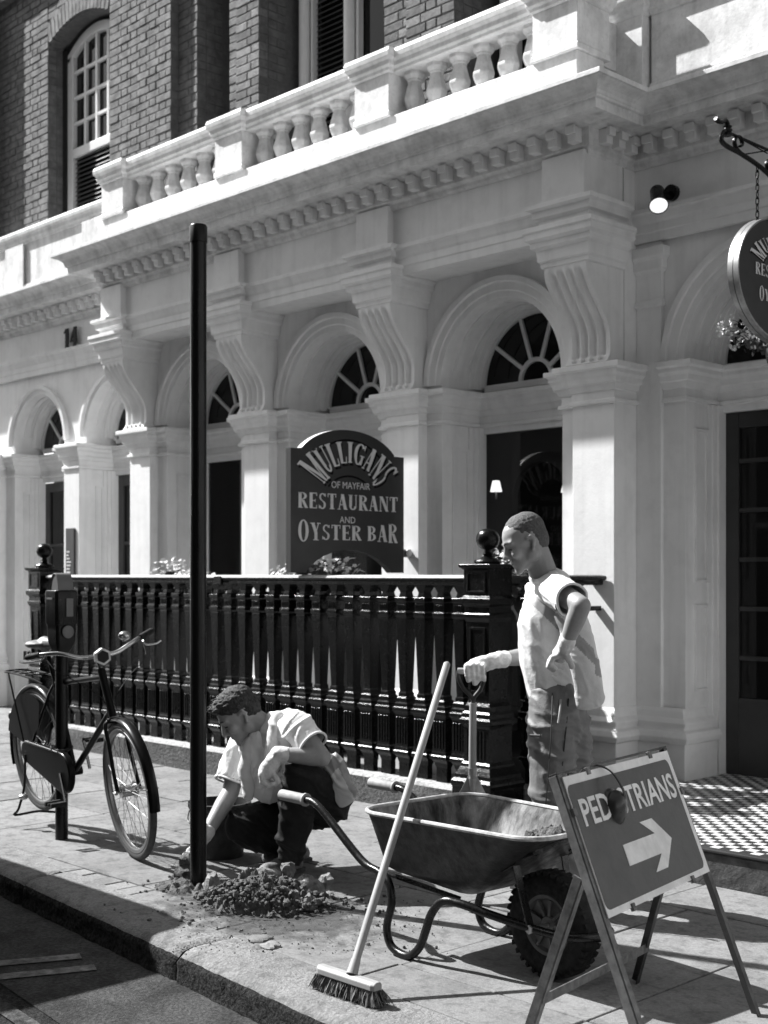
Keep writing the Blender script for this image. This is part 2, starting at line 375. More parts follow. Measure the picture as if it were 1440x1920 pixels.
m = MB(); m.box(-9.2, -8.4, 8.5, 8.6, .14, 2.2); m.box(-7.5, -7.36, 7.9, 8.0, .14, 3.7); m.build('inner_screen', 'inner', B)
# --- piers
def pier_base(x0, x1, y0, y1, z0=0):
    mb = MB(); mb.sweep([(x0, y1), (x0, y0), (x1, y0), (x1, y1)], BASEP); return mb.build('pier_base', 'stucco', B, bevel=.006)
PY0 = 6.88
for xr in PR:
    mb = MB(); mb.box(xr - PW, xr, PY0, WO if xr > -5 else WY + .018, .0, ZS - .2545); p = mb.build('pier', 'stucco', B, bevel=.004)
    mb = MB(); capital(mb, xr - PW, xr, PY0, WO if xr > -5 else WY, ZS); mb.box(xr - PW, xr, PY0, WY + .018, ZS - .26, ZS - .001); mb.build('capital', 'stucco', p, bevel=.003)
    pier_base(xr - PW, xr, PY0, WO if xr > -5 else WY)
for x0, x1, y in ((-12.02, -11.72, 7.02), (-13.80, -13.49, 7.02)):
    mb = MB(); mb.box(x0, x1, y, WO + .01, 0, ZS - .27); p = mb.build('pier', 'stucco', B, bevel=.004)
    mb = MB(); capital(mb, x0, x1, y, WO, ZS - .02, .8); mb.box(x0, x1, y, WO + .012, ZS - .275, ZS - .021); mb.build('capital', 'stucco', p, bevel=.003)
    pier_base(x0, x1, y, WO)
# corner strip beside the last pier, with its own small mouldings
mb = MB(); mb.box(-4.99, -4.80, WO - .03, WO + .01, .0, 3.62); mb.sweep([(-4.99, WO - .03), (-4.80, WO - .03), (-4.80, WO)], [(0, 3.2), (.02, 3.21), (.02, 3.24), (.005, 3.25), (.005, 3.42), (.03, 3.44), (.03, 3.5), (.05, 3.52), (.05, 3.58), (-.01, 3.58), (-.01, 3.2)])
mb.build('corner_strip', 'stucco', B, bevel=.004)
pier_base(-4.985, -4.636 + .0, WO - .03, WO + .3)
# --- impost mouldings along wall and jambs, archivolts, inner frames, panels
IMP = [(0, -.255), (.016, -.25), (.016, -.228), (.003, -.222), (.003, -.17), (.012, -.165), (.022, -.13), (.034, -.122), (.038, -.09), (.05, -.07), (.05, -.045), (.066, -.035), (.066, -.004), (-.02, 0), (-.02, -.255)]
def opening(x0, x1, cx, r, Y, zs, Yd, door=False, lo=.62):
    P = [(o * 1.4, zs + z) for o, z in IMP]
    mb = MB()
    mb.sweep([(x0 + .001, Y), (cx - r, Y), (cx - r, Yd)], P); mb.build('impost', 'stucco', B, bevel=.002); mb = MB(); mb.sweep([(cx + r, Yd), (cx + r, Y), (x1 - .001, Y)], P)
    mb.build('impost', 'stucco', B, bevel=.002)
    mb = MB(); mb.sweep([(cx - r + .001, Yd), (cx + r - .001, Yd)], [(o * .9, z - .001) for o, z in P]); mb.box(cx - r, cx + r, Yd, Yd + .06, zs - .30, zs - .002)
    tr = mb.build('transom', 'stucco', B, bevel=.002)
    z = zs + (.03 if Y == WY else (.08 if cx < -11 else 0))
    mb = MB(); w_ = min(x1 - cx, cx - x0, r + .2)
    arc_ring(mb, cx, z, [(r + .0, Y + .005), (r + .0, Y - .018), (r + .045, Y - .018), (r + .05, Y - .03), (w_ - .05, Y - .03), (w_ - .045, Y - .05), (w_ - .005, Y - .05), (w_ - .005, Y + .005)])
    mb.build('archivolt', 'stucco', B, smooth=30, bevel=.003)
    mb = MB()   # stepped inner ring that carries the fanlight, and straight frame below
    for k, (a, dy) in enumerate(((.012, .12), (.022, .08), (.032, .035))):
        arc_ring(mb, cx, z, [(r + .002, Yd - dy), (r - a, Yd - dy), (r - a, Yd + .03), (r + .002, Yd + .03)])
    for sx in (-1, 1):
        for k, (a, dy) in enumerate(((.014, .13), (.026, .09), (.04, .05))):
            x_a, x_b = cx + sx * r, cx + sx * (r - a); mb.box(min(x_a, x_b), max(x_a, x_b), Yd - dy, Yd + .031 + k * .002, .17, zs - .256)
    mb.build('opening_frame', 'stucco', B, smooth=30, bevel=.002)
    # sunken panels on the jamb and soffit read as raised beads
    mb = MB(); yA, yB = Y + .10, Yd - .13
    if yB - yA > .05:
        for sx, X in ((1, cx - r), (-1, cx + r)):
            for za, zb in ((.72, 1.28), (1.42, zs - .42)):
                m2 = MB(); frame_rect(m2, 0, yA, yB, za, zb, .02, .014)
                m2.v = [(X + sx * v[0], v[1], v[2]) for v in m2.v]; m2.build('jamb_panel', 'stucco', B, bevel=.002)
        for ya, yb in ((yA, yA + .02), (yB - .02, yB)):
            n = 26; rg = []
            for k in range(n + 1):
                a = R(12) + (pi - R(24)) * k / n
                rg.append([(cx - q * cos(a), y, z + q * sin(a)) for q, y in ((r + .003, ya), (r - .014, ya), (r - .014, yb), (r + .003, yb))])
            mb = MB(); mb.rings(rg); mb.build('soffit_bead', 'stucco', B, smooth=30, bevel=.002)
def fanlight(cx, r, zc, Y, nsp, hub=.15):
    rf = r - .03
    f_ = MB(); arc_ring(f_, cx, zc, [(rf + .01, Y - .02), (rf - .035, Y - .02), (rf - .035, Y + .02), (rf + .01, Y + .02)])
    f_.box(cx - rf + .036, cx + rf - .036, Y - .02, Y + .02, zc - .035, zc + .012)
    f_ = f_.build('fanlight', 'wood_white', B, smooth=30)
    m = MB(); arc_ring(m, cx, zc + .013, [(hub, Y - .018), (hub - .03, Y - .018), (hub - .03, Y + .015), (hub, Y + .015)], 20); m.build('hub', 'wood_white', f_, smooth=30)
    for k in range(nsp):
        a = pi * (k + 1) / (nsp + 1)
        m = MB(); m.bar((cx - (hub - .005) * cos(a), Y, zc + .01 + (hub - .005) * sin(a)), (cx - (rf - .03) * cos(a), Y, zc + .01 + (rf - .03) * sin(a)), .028, .03, (0, 1, 0)); m.build('glazing_bar', 'wood_white', f_)
    m = MB(); n = 24; m.add([(cx - rf * cos(pi * k / n), Y + .005, zc + rf * sin(pi * k / n)) for k in range(n + 1)], [tuple(range(n + 1))]); m.build('pane', 'glass', f_)
for x0, x1, cx in bays:
    opening(x0, x1, cx, RI, WY, ZS, 7.38); fanlight(cx, RI, ZS + .045, 7.38, 4, .16)
    mb = MB(); r = RI - .041; mb.box(cx - r, cx + r, 7.41, 7.415, .5, ZS - .30); mb.box(cx - r, cx + r, 7.37, 7.45, .42, .5)
    wn = mb.build('window', 'clear', B); 
    mb = MB(); mb.box(cx - .025, cx + .025, 7.40, 7.409, .5, ZS - .31); mb.build('glazing_bar', 'wood_dark', wn) if cx < -9 else None
def panedoor(cx, r, Yd, z0, z1, cols, zrows, label=None):
    mb = MB(); mb.box(cx - r, cx - r + .09, Yd, Yd + .05, z0, z1); mb.box(cx + r - .09, cx + r, Yd, Yd + .05, z0, z1); mb.box(cx - r + .09, cx + r - .09, Yd + .001, Yd + .05, z1 - .1, z1)
    mb.box(cx - r + .09, cx + r - .09, Yd + .001, Yd + .05, z0, z0 + .5); d = mb.build('door', 'wood_dark', B, bevel=.004)
    if cols: 
        for k in range(1, cols): x = cx - r + .09 + (2 * r - .18) * k / cols; m = MB(); m.box(x - .02, x + .02, Yd + .004, Yd + .045, z0 + .5, z1 - .1); m.build('glazing_bar', 'wood_dark', d)
    for z in zrows: m = MB(); m.box(cx - r + .09, cx + r - .09, Yd + .006, Yd + .043, z - .014, z + .014); m.build('glazing_bar', 'wood_dark', d)
    m = MB(); m.box(cx - r + .09, cx + r - .09, Yd + .022, Yd + .03, z0 + .5, z1 - .1); m.build('pane', 'glass', d); return d
for cx, r in LO:
    opening(cx - r - .145, cx + r + .10, cx, r, WO, ZS - .02, 7.47); fanlight(cx, r, ZS + .04, 7.47, 3, .12); panedoor(cx, r - .045, 7.5, .0, ZS - .33, 2, [.9, 1.35, 1.8])
opening(-4.80, -3.29, RC, RR, WO, ZS, 7.53); fanlight(RC, RR, ZS, 7.53, 4)
dr = panedoor(RC, RR - .045, 7.56, .17, ZS - .305, 2, [.93 + .32 * k for k in range(5)])
# --- brackets
def bracket(xr):
    n = 22; x0, x1 = xr - PW, xr; rg = []
    zt, zb = 3.44, 2.835
    def yf(t):      # t=0 top, 1 bottom: S curve of the console face
        q = min(1, max(0, (t - .04) / .70)); s = q * q * (3 - 2 * q); return 6.585 + .25 * s - .035 * max(0, (t - .93) / .07)
    cols = []       # front section with four flutes
    m = 33
    for i in range(n + 1):
        t = i / n; z = zt - (zt - zb) * t; y = yf(t); fade = min(1, max(0, (t - .06) / .05)) * min(1, max(0, (.95 - t) / .04))
        ring = []
        for j in range(m):
            u = j / (m - 1); x = x0 + PW * u; fl = 0
            g = (u - .08) / .84 * 4
            if 0 <= g <= 4:
                k = g - int(min(g, 3.999)); fl = max(0, 1 - ((k - .5) / .36) ** 2) ** .5 * .034 if abs(k - .5) < .36 else 0
            ring.append((x, y + fl * fade, z))
        ring += [(x1, WY + .01, z), (x0, WY + .01, z)]
        rg.append(ring)
    mb = MB(); mb.rings(rg); b = mb.build('scroll_bracket', 'stucco', B, smooth=45)
    m2 = MB()
    for k in range(4): m2.sph((x0 + PW * (.08 + .84 * (k + .5) / 4), yf(.97) - .004, zb + .025), .017, 6)
    m2.build('bead', 'stucco', b, smooth=True)
    m3 = MB(); P = [(0, 3.435), (.02, 3.44), (.02, 3.47), (.035, 3.48), (.04, 3.55), (.065, 3.565), (.065, 3.60), (.09, 3.615), (.09, 3.655), (.10, 3.66), (.10, 3.69), (.03, 3.70), (.03, 3.745), (.055, 3.755), (.06, 3.80), (.085, 3.81), (.085, 3.838), (-.02, 3.84), (-.02, 3.435)]
    m3.sweep([(x0, WY), (x0, 6.60), (x1, 6.60), (x1, WY)], [(o * 1.12, z) for o, z in P]); m3.box(x0 + .001, x1 - .001, 6.6, WY + .015, 3.4355, 3.8395)
    m3.build('bracket_capital', 'stucco', b, bevel=.003)
    m4 = MB(); m4.box(x0, x1, 6.56, WY, 3.8405, 4.13); m4.build('frieze_block', 'stucco', b, bevel=.003)
for xr in PR: bracket(xr)
# --- beam, frieze, cornice
XL, XR = -10.575, -4.99; YF, YW = 6.60, 7.09
path = [(-15.5, YW), (XL, YW), (XL, YF), (XR, YF), (XR, YW), (-1.2, YW)]
mb = MB(); mb.box(XL + .03, XR - .03, YF + .02, WY + .019, 3.63, 4.5); mb.box(-15.5, XL + .029, YW + .02, WO + .3, 3.632, 4.5); mb.box(XR - .029, -1.2, YW + .02, WO + .3, 3.632, 4.5)
mb.build('frieze', 'stucco', B)
arch_p = [(-.03, 3.622), (.006, 3.622), (.006, 3.68), (.015, 3.685), (.015, 3.735), (.03, 3.75), (.045, 3.79), (.06, 3.80), (.06, 3.825), (-.03, 3.84)]
for i in range(3):
    mb = MB(); mb.sweep([(PR[i] - .01, YF + .02), (PR[i + 1] - PW + .01, YF + .02)], arch_p); mb.build('architrave', 'stucco', B, bevel=.003)
mb = MB(); mb.sweep([(-15.5, YW + .02), (XL + .03, YW + .02)], arch_p); mb.build('architrave', 'stucco', B, bevel=.003)
mb = MB(); mb.sweep([(XR - .03, YW + .02), (-1.2, YW + .02)], arch_p); mb.build('architrave', 'stucco', B, bevel=.003)
corn = [(-.05, 4.10), (.0, 4.10), (.012, 4.115), (.012, 4.135), (.03, 4.145), (.04, 4.15), (.04, 4.262), (.10, 4.268), (.12, 4.285), (.225, 4.287), (.232, 4.275), (.245, 4.275), (.245, 4.335), (.262, 4.337), (.262, 4.352), (.268, 4.355), (.272, 4.375), (.288, 4.395), (.315, 4.410), (.335, 4.418), (.345, 4.425), (.36, 4.427), (.36, 4.458), (.06, 4.487), (-.05, 4.49)]
mb = MB(); mb.sweep(path, corn); cornice = mb.build('cornice', 'coping', B, bevel=.003)
mb = MB(); mb.box(-.034, .034, -.062, 0, 4.168, 4.262); mb.box(-.034, .034, -.085, -.0621, 4.215, 4.2665)
dent = None
def dentils(a, b, fixed, axis, sgn=-1):
    global dent
    n = max(1, int(round((b - a) / .158))); 
    for k in range(n):
        t = a + (b - a) * (k + .5) / n
        loc = (t, fixed, 0) if axis == 'x' else (fixed, t, 0); rz = 0 if axis == 'x' else (pi / 2 if sgn > 0 else -pi / 2)
        if dent is None: dent = mb.build('dentil', 'stucco', cornice, loc=loc, world=False, bevel=.004)
        else: inst(dent, cornice, loc, rz)
dentils(XL - .03, XR + .03, YF - .038, 'x'); dentils(YF + .03, YW - .06, XR + .038, 'y', 1); dentils(XR + .1, -1.3, YW - .038, 'x'); dentils(-14.4, XL - .1, YW - .038, 'x')
# --- balustrade over the bay, solid parapets either side
mb = MB(); mb.box(XL + .02, XR - .02, 6.52, 6.80, 4.46, 4.745); bal = mb.build('balustrade', 'coping', B, bevel=.006)
COP = [(0, 5.06), (.015, 5.065), (.02, 5.085), (.035, 5.10), (.035, 5.13), (.055, 5.15), (.06, 5.185), (.05, 5.215), (-.1, 5.235)]
mb = MB(); cp = [(o - .0, z) for o, z in COP]; mb.rings([[(x, 6.56 - o, z) for o, z in COP] + [(x, 6.76 + o, z) for o, z in reversed(COP)] for x in (XL + .1, XR - .1)])
mb.build('coping', 'coping', bal, bevel=.003)
BPX = [(xr - .36, xr) for xr in (-10.12, -8.38, -6.68, -5.0)]
for a, b in BPX:
    mb = MB(); mb.box(a, b, 6.51, 6.84, 4.7455, 5.06); mb.sweep([(a, 6.84), (a, 6.51), (b, 6.51), (b, 6.84)], [(0, 4.746), (.010, 4.746), (.010, 4.78), (.003, 4.79), (-.01, 4.79), (-.01, 4.746)])
    mb.rings([[(q[0], q[1], z) for q in ((a - o, 6.51 - o), (b + o, 6.51 - o), (b + o, 6.84 + o), (a - o, 6.84 + o))] for o, z in [(0, 5.0605)] + [(o_, z_ + .004) for o_, z_ in COP[1:]]])
    mb.build('balustrade_pier', 'coping', bal, bevel=.004)
pr8 = [(.06, 0), (.072, .0), (.072, .035), (.055, .045), (.052, .055), (.066, .075), (.082, .115), (.083, .130), (.075, .155), (.055, .225), (.050, .25), (.058, .256), (.058, .268), (.070, .278), (.082, .292), (.082, .325)]
mb = MB(); mb.lathe([(r * .95, z) for r, z in pr8], n=8, rot=Matrix.Rotation(pi / 8, 3, 'Z')); bl = None
for i in range(3):
    a, b = BPX[i][1], BPX[i + 1][0]
    for k in range(6):
        x = a + (b - a) * (k + .5) / 6
        if bl is None: bl = mb.build('baluster', 'coping', bal, loc=(x, 6.66, 4.743), world=False, bevel=.003)
        else: inst(bl, bal, (x, 6.66, 4.743), 0)
def parapet(x0, x1, y, ped):
    mb = MB(); mb.box(x0, x1, y, y + .2, 4.48, 5.06); mb.box(x0, x1, y - .02, y - .0005, 4.48, 4.62)
    mb.rings([[(x, y - o, z) for o, z in COP] + [(x, y + .2 + o, z) for o, z in reversed(COP)] for x in (x0, x1)])
    for a, b in ped: mb.box(a, b, y - .035, y - .021, 4.481, 5.058)
    mb.build('parapet', 'coping', B, bevel=.004)
parapet(-15.5, XL - .06, 7.07, [(-13.3, -12.9), (-11.7, -11.3)]); parapet(-4.84, -1.2, 7.07, [])
mb = MB(); mb.box(-5.30, -5.06, 6.845, 7.0, 4.745, 5.05); mb.box(-5.2, -4.86, 7.0, 7.26, 4.49, 5.06)
mb.rings([[(q[0], q[1], z) for q in ((-5.2 - o, 7.0 - o), (-4.86 + o, 7.0 - o), (-4.86 + o, 7.26 + o), (-5.2 - o, 7.26 + o))] for o, z in [(0, 5.0605)] + [(o_, z_ + .006) for o_, z_ in COP[1:]]])
mb.build('parapet_corner', 'coping', B, bevel=.004)
mb = MB(); mb.box(-15.5, -1.2, 6.8, 7.9, 4.44, 4.478); mb.build('balcony_floor', 'plinth', B)

# --- brick upper floor
BY, BZ0, BZ1 = 7.30, 4.48, 8.35
solid = [(-15.4, -12.836, BY), (-11.60, -10.513, BY), (-10.513, -10.206, 7.39), (-9.70, -9.488, 7.39), (-9.488, -9.154, BY), (-7.64, -7.3, 7.39), (-7.3, -6.78, BY), (-5.9, -4.2, BY), (-4.2, -1.3, 7.39)]
mb = MB()
for x0, x1, y in solid: mb.box(x0 + .004, x1 - .004, y + .008, 7.95, BZ0, BZ1)
mb.box(-12.836, -11.6, BY + .008, 7.95, 7.47, BZ1 - .001)
for a, b in ((-10.206, -9.7), (-9.154, -7.64), (-6.78, -5.9)): mb.box(a, b, 7.4, 7.95, 8.2, BZ1 - .002)
bw_ = mb.build('brick_wall', 'mortar', B)
CH, J = .0765, .009
bricks = []
def wz(x):   # underside of the segmental arch over window 1
    t = (x + 12.218) / .618; return 7.27 + .15 * (1 - t * t)
def course(x0, x1, y, z, k, depth=.10):
    x = x0; h = k % 2; first = True
    seq = [.215, .1025]; j = k % 2
    if j: x += 0
    while x < x1 - .02:
        L = seq[j % 2]; 
        if first and k % 2 == 1: L = .16
        first = False
        e = min(x + L, x1)
        if x1 - e < .06: e = x1
        bricks.append((x, e, y, z, depth)); x = e + J; j += 1
nz_ = int((BZ1 - BZ0) / CH)
for k in range(nz_):
    z = BZ0 + k * CH
    for x0, x1, y in solid:
        course(x0, x1, y, z, k)
    if z > 7.50: course(-12.836 + J, -11.60 - J, BY, z, k)
def brickmesh(mb, b):
    x0, x1, y, z, d = b; rn = random.uniform
    j = [rn(-.002, .002) for _ in range(6)]; o = rn(-.004, .004)
    mb.add([(x0 + j[0], y + d, z), (x1 + j[1], y + d, z), (x1 + j[1], y + d, z + CH - J), (x0 + j[0], y + d, z + CH - J),
            (x0 + j[0], y + o + .004, z + j[2]), (x1 + j[1], y + o + .004, z + j[3]), (x1 + j[1], y + o + .004, z + CH - J + j[4]), (x0 + j[0], y + o + .004, z + CH - J + j[5]),
            (x0 + .004, y + o, z + .005), (x1 - .004, y + o, z + .005), (x1 - .004, y + o, z + CH - J - .005), (x0 + .004, y + o, z + CH - J - .005)],
           [(0, 1, 5, 4), (1, 2, 6, 5), (2, 3, 7, 6), (3, 0, 4, 7), (4, 5, 9, 8), (5, 6, 10, 9), (6, 7, 11, 10), (7, 4, 8, 11), (8, 9, 10, 11)])
vis = [b for b in bricks if b[0] > -9.75 and b[0] < -5.6 and b[3] < 7.2 and b[3] > 4.72]
vis.sort(key=lambda b: -b[0]); near = set(vis[:300]); rest = MB()
for b in bricks:
    if b in near: m_ = MB(); brickmesh(m_, b); m_.build('brick', 'brick', bw_, loc=((b[0] + b[1]) / 2, b[2], b[3]))
    else: brickmesh(rest, b)
# side faces of the openings (bricks turned into the reveals), and the arch of window 1
for X, ya, yb in ((-12.836, BY + .11, 7.6), (-10.513, BY + .1, 7.39), (-10.206, 7.5, 7.7), (-9.154, BY + .11, 7.62), (-6.78, BY + .11, 7.7), (-7.64, 7.5, 7.6)):
    for k in range(nz_):
        z = BZ0 + k * CH
        if X < -12 and z > 7.2: break
        ys = [ya + (.0 if k % 2 else .055)] ; y = ya
        while y < yb - .03:
            e = min(y + (.1025 if (k % 2 and y == ya) else .215), yb); rest.box(X - .05, X + random.uniform(-.002, .003), y, e - J, z, z + CH - J); y = e
for k in range(17):
    t = (k + .5) / 17; x = -12.836 + 1.236 * t; a = (t - .5) * .5; z = wz(x); c = Vector((x, BY + .06, z + .115)); d = Vector((sin(a), 0, cos(a)))
    rest.obox(c - Vector((0, .002, 0)), d * .108, Vector((cos(a), 0, -sin(a))) * .0315, Vector((0, .06 + .24, 0)) if False else Vector((0, .06, 0)))
n = 16
vs = []; 
mbx = MB()
for k in range(n):
    xa, xb = -12.836 + 1.236 * k / n, -12.836 + 1.236 * (k + 1) / n
    mbx.add([(xa, BY + .03, wz(xa)), (xb, BY + .03, wz(xb)), (xb, BY + .03, 7.55), (xa, BY + .03, 7.55), (xa, 7.9, wz(xa)), (xb, 7.9, wz(xb)), (xb, 7.9, 7.55), (xa, 7.9, 7.55)], [(0, 1, 2, 3), (4, 5, 1, 0), (7, 6, 5, 4)])
mbx.build('window_head', 'mortar', B)
tag(rest.build('distant_bricks', 'brickstuff', bw_), kind='stuff')
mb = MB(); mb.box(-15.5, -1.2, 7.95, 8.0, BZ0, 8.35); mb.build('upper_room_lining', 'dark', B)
mb = MB(); mb.box(-15.5, -12.9, 7.2, 7.9, 7.98, 8.1); mb.box(-15.5, -13.95, 7.1, 7.3, 4.5, 8.3); mb.box(-15.5, -13.9, 7.12, 7.25, 7.55, 7.75); mb.box(-15.5, -1.2, 7.1, 8.0, 8.352, 8.75)
mb.build('brick_pilaster', 'brickstuff', B, bevel=.01)
# --- sash windows of the upper floor
def pane(x0, x1, y, z0, z1, par): m = MB(); m.box(x0, x1, y, y + .006, z0, z1); return m.build('pane', 'glass', par)
X0, X1, Y = -12.75, -11.62, 7.52
mb = MB(); mb.box(X0 - .084, X0, Y - .04, Y + .08, 4.5, 7.25)        # blackened strip: the reveal's shade put into the colour
mb.build('reveal_shade_strip', 'dark', B)
mb = MB(); n = 14
for a, b in ((X0, X0 + .11), (X1 - .11, X1)): mb.box(a, b, Y - .03, Y + .05, 4.5, 7.14)
rg = []
for k in range(n + 1):
    t = k / n; x = X0 + (X1 - X0) * t; z = 7.14 + .20 * (1 - (2 * t - 1) ** 2)
    rg.append([(x, Y - .03, z - .07), (x, Y + .05, z - .07), (x, Y + .05, z + .035), (x, Y - .03, z + .035)])
mb.rings(rg); mb.box(X0 + .11, X1 - .11, Y - .035, Y + .04, 6.02, 6.12); mb.box(X0 + .11, X1 - .11, Y - .02, Y + .04, 4.5, 4.62)
sw = mb.build('sash_window', 'wood_white', B, bevel=.006)
for k in range(1, 4): x = X0 + .11 + (X1 - X0 - .22) * k / 4; m = MB(); m.box(x - .018, x + .018, Y - .015, Y + .02, 6.12, 7.27); m.build('glazing_bar', 'wood_white', sw)
for k in range(1, 4): z = 6.12 + .28 * k; m = MB(); m.box(X0 + .11, X1 - .11, Y - .012, Y + .018, z - .016, z + .016); m.build('glazing_bar', 'wood_white', sw)
pane(X0 + .1, X1 - .1, Y + .025, 4.6, 7.3, sw)
def blind(x0, x1, y, z0, z1, par):
    m = MB(); z = z0
    while z < z1: m.add([(x0, y, z), (x1, y, z), (x1, y + .03, z + .035), (x0, y + .03, z + .035)], [(0, 1, 2, 3)]); z += .05
    return m.build('blind', 'blind', par)
blind(X0 + .13, X1 - .13, Y + .015 - .03, 4.65, 6.0, sw)
for a, b, ms in ((-9.15, -7.62, (-8.99, -8.39)), (-6.75, -5.9, (-6.60,)), (-10.2, -9.7, ())):
    mb = MB(); y = 7.72; mb.box(a, b, y, y + .05, 4.49, 4.58)
    for x in ms: mb.lathe([(.055, 4.581), (.055, 8.3)], (x, y - .02, 0), 12); mb.box(x + .07, x + .10, y - .01, y + .05, 4.58, 8.3)
    f_ = mb.build('sash_window', 'wood_white', B, smooth=40)
    pane(a, b, y + .06, 4.58, 8.3, f_)
    if len(ms) == 2: blind(ms[0] + .11, ms[1] - .06, y + .02, 4.7, 6.6, f_)
# --- low plinth walls in front

for k, (x, y, z) in enumerate(((-7.14, 8.2, 2.16), (-6.40, 8.2, 2.12))):
    L_ = thing('wall_lamp', ('brighter' if k == 0 else 'dimmer') + ' small lit lamp seen through the window behind the standing man, ' + ('left of the two' if k == 0 else 'right of the two'), 'lamp', (x, y, z))
    m = MB(); m.lathe([(.028, 0), (.045, -.0)] if False else [(.05, 0), (.03, .09), (.0, .095)], (x, y, z), 16); m.build('shade', 'shade', L_, smooth=40)
    m = MB(); m.tube([(x, y, z - .06), (x, y, z + .0)], .008, 8); m.build('stem', 'steel', L_)
# ------------------------------------------------------------------ plinth wall and cast-iron railing
mb = MB(); rg = []; n = 60; x0, x1 = -10.45, -5.30
for k in range(n + 1):
    x = x0 + (x1 - x0) * k / n; q = lambda s: .008 * noise.noise(Vector((x * 5, s, 2)))
    rg.append([(x, 5.775 + q(1), -.1), (x, 5.775 + q(2), .08), (x, 5.77 + q(3), .17), (x, 5.785 + q(4) * 1.5, .19 + q(5)), (x, 6.02, .195 + q(6)), (x, 6.03, -.1)])
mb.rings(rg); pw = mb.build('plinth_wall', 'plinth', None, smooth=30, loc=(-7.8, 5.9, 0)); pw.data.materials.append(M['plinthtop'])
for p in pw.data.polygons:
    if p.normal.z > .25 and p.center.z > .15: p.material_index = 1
tag(pw, 'low rough granite plinth wall with a pale top under the black railing', 'wall')
F = thing('iron_railing', 'black cast iron railing of tapered balusters with ball topped posts on the low plinth', 'railing', (-7.8, 5.88, .19))
YFn = 5.88
def sq(mb, lv):     # stacked square sections (half x, half y, z)
    mb.rings([[(sx * a, sy * b, z) for sx, sy in ((-1, -1), (1, -1), (1, 1), (-1, 1))] for a, b, z in lv])
mb = MB()
sq(mb, [(.045, .022, .19), (.045, .022, .28), (.056, .03, .31), (.064, .045, .33), (.069, .056, .335), (.069, .056, .352), (.060, .048, .36), (.060, .048, .375), (.055, .045, .385), (.055, .045, .585), (.062, .052, .60), (.070, .060, .61), (.070, .060, .628), (.056, .05, .636),
        (.056, .05, .655), (.046, .045, .665), (.046, .045, .69), (.034, .038, .70), (.034, .038, .72), (.027, .034, .73), (.044, .048, 1.19), (.042, .047, 1.20), (.050, .056, 1.215), (.050, .056, 1.235), (.043, .048, 1.24), (.043, .048, 1.295), (.050, .056, 1.305), (.050, .056, 1.328), (.03, .036, 1.335), (.026, .03, 1.36), (.040, .04, 1.39), (.062, .05, 1.42)])
for k in range(4): mb.box(-.042 + k * .024, -.033 + k * .024, -.051, -.0455, .40, .57)
for k in range(4): mb.box(-.031 + k * .018, -.025 + k * .018, -.052, -.0485, 1.25, 1.285)
mb.add([(-.035, -.0505, .80), (.035, -.0505, .80), (.045, -.0605, 1.15), (-.045, -.0605, 1.15), (-.028, -.0405, .80), (.028, -.0405, .80)], [(0, 1, 2, 3)]) if False else None
FX0, FX1 = -10.22, -5.30; nb = 30; proto = None
for k in range(nb):
    x = FX0 + (FX1 - FX0) * (k + .5) / nb
    if proto is None: proto = mb.build('baluster', 'iron', F, loc=(x, YFn, 0), world=False, bevel=.0035, seg=1)
    else: inst(proto, F, (x, YFn, 0))
mb = MB(); P = [(.045, 1.405), (.05, 1.415), (.05, 1.43), (.075, 1.437), (.08, 1.45), (.075, 1.463), (.03, 1.47)]
mb.rings([[(x, YFn - o, z) for o, z in P] + [(x, YFn + o, z) for o, z in reversed(P)] for x in (FX0 - .02, -7.76)]); mb.build('top_rail', 'ironrail', F, bevel=.003)
mb = MB(); mb.rings([[(x, YFn - o, z) for o, z in P] + [(x, YFn + o, z) for o, z in reversed(P)] for x in (-7.752, FX1 + .02)]); mb.build('top_rail', 'ironrail', F, bevel=.003)
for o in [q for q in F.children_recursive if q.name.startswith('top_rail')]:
    o.data.materials.append(M['railhighlight'])
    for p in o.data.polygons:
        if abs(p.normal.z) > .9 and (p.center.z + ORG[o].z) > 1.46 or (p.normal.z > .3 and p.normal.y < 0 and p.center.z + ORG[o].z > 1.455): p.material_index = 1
mb = MB(); mb.box(-7.80, -7.71, YFn - .085, YFn - .06, 1.40, 1.46); mb.build('rail_joint', 'iron', F, bevel=.004)
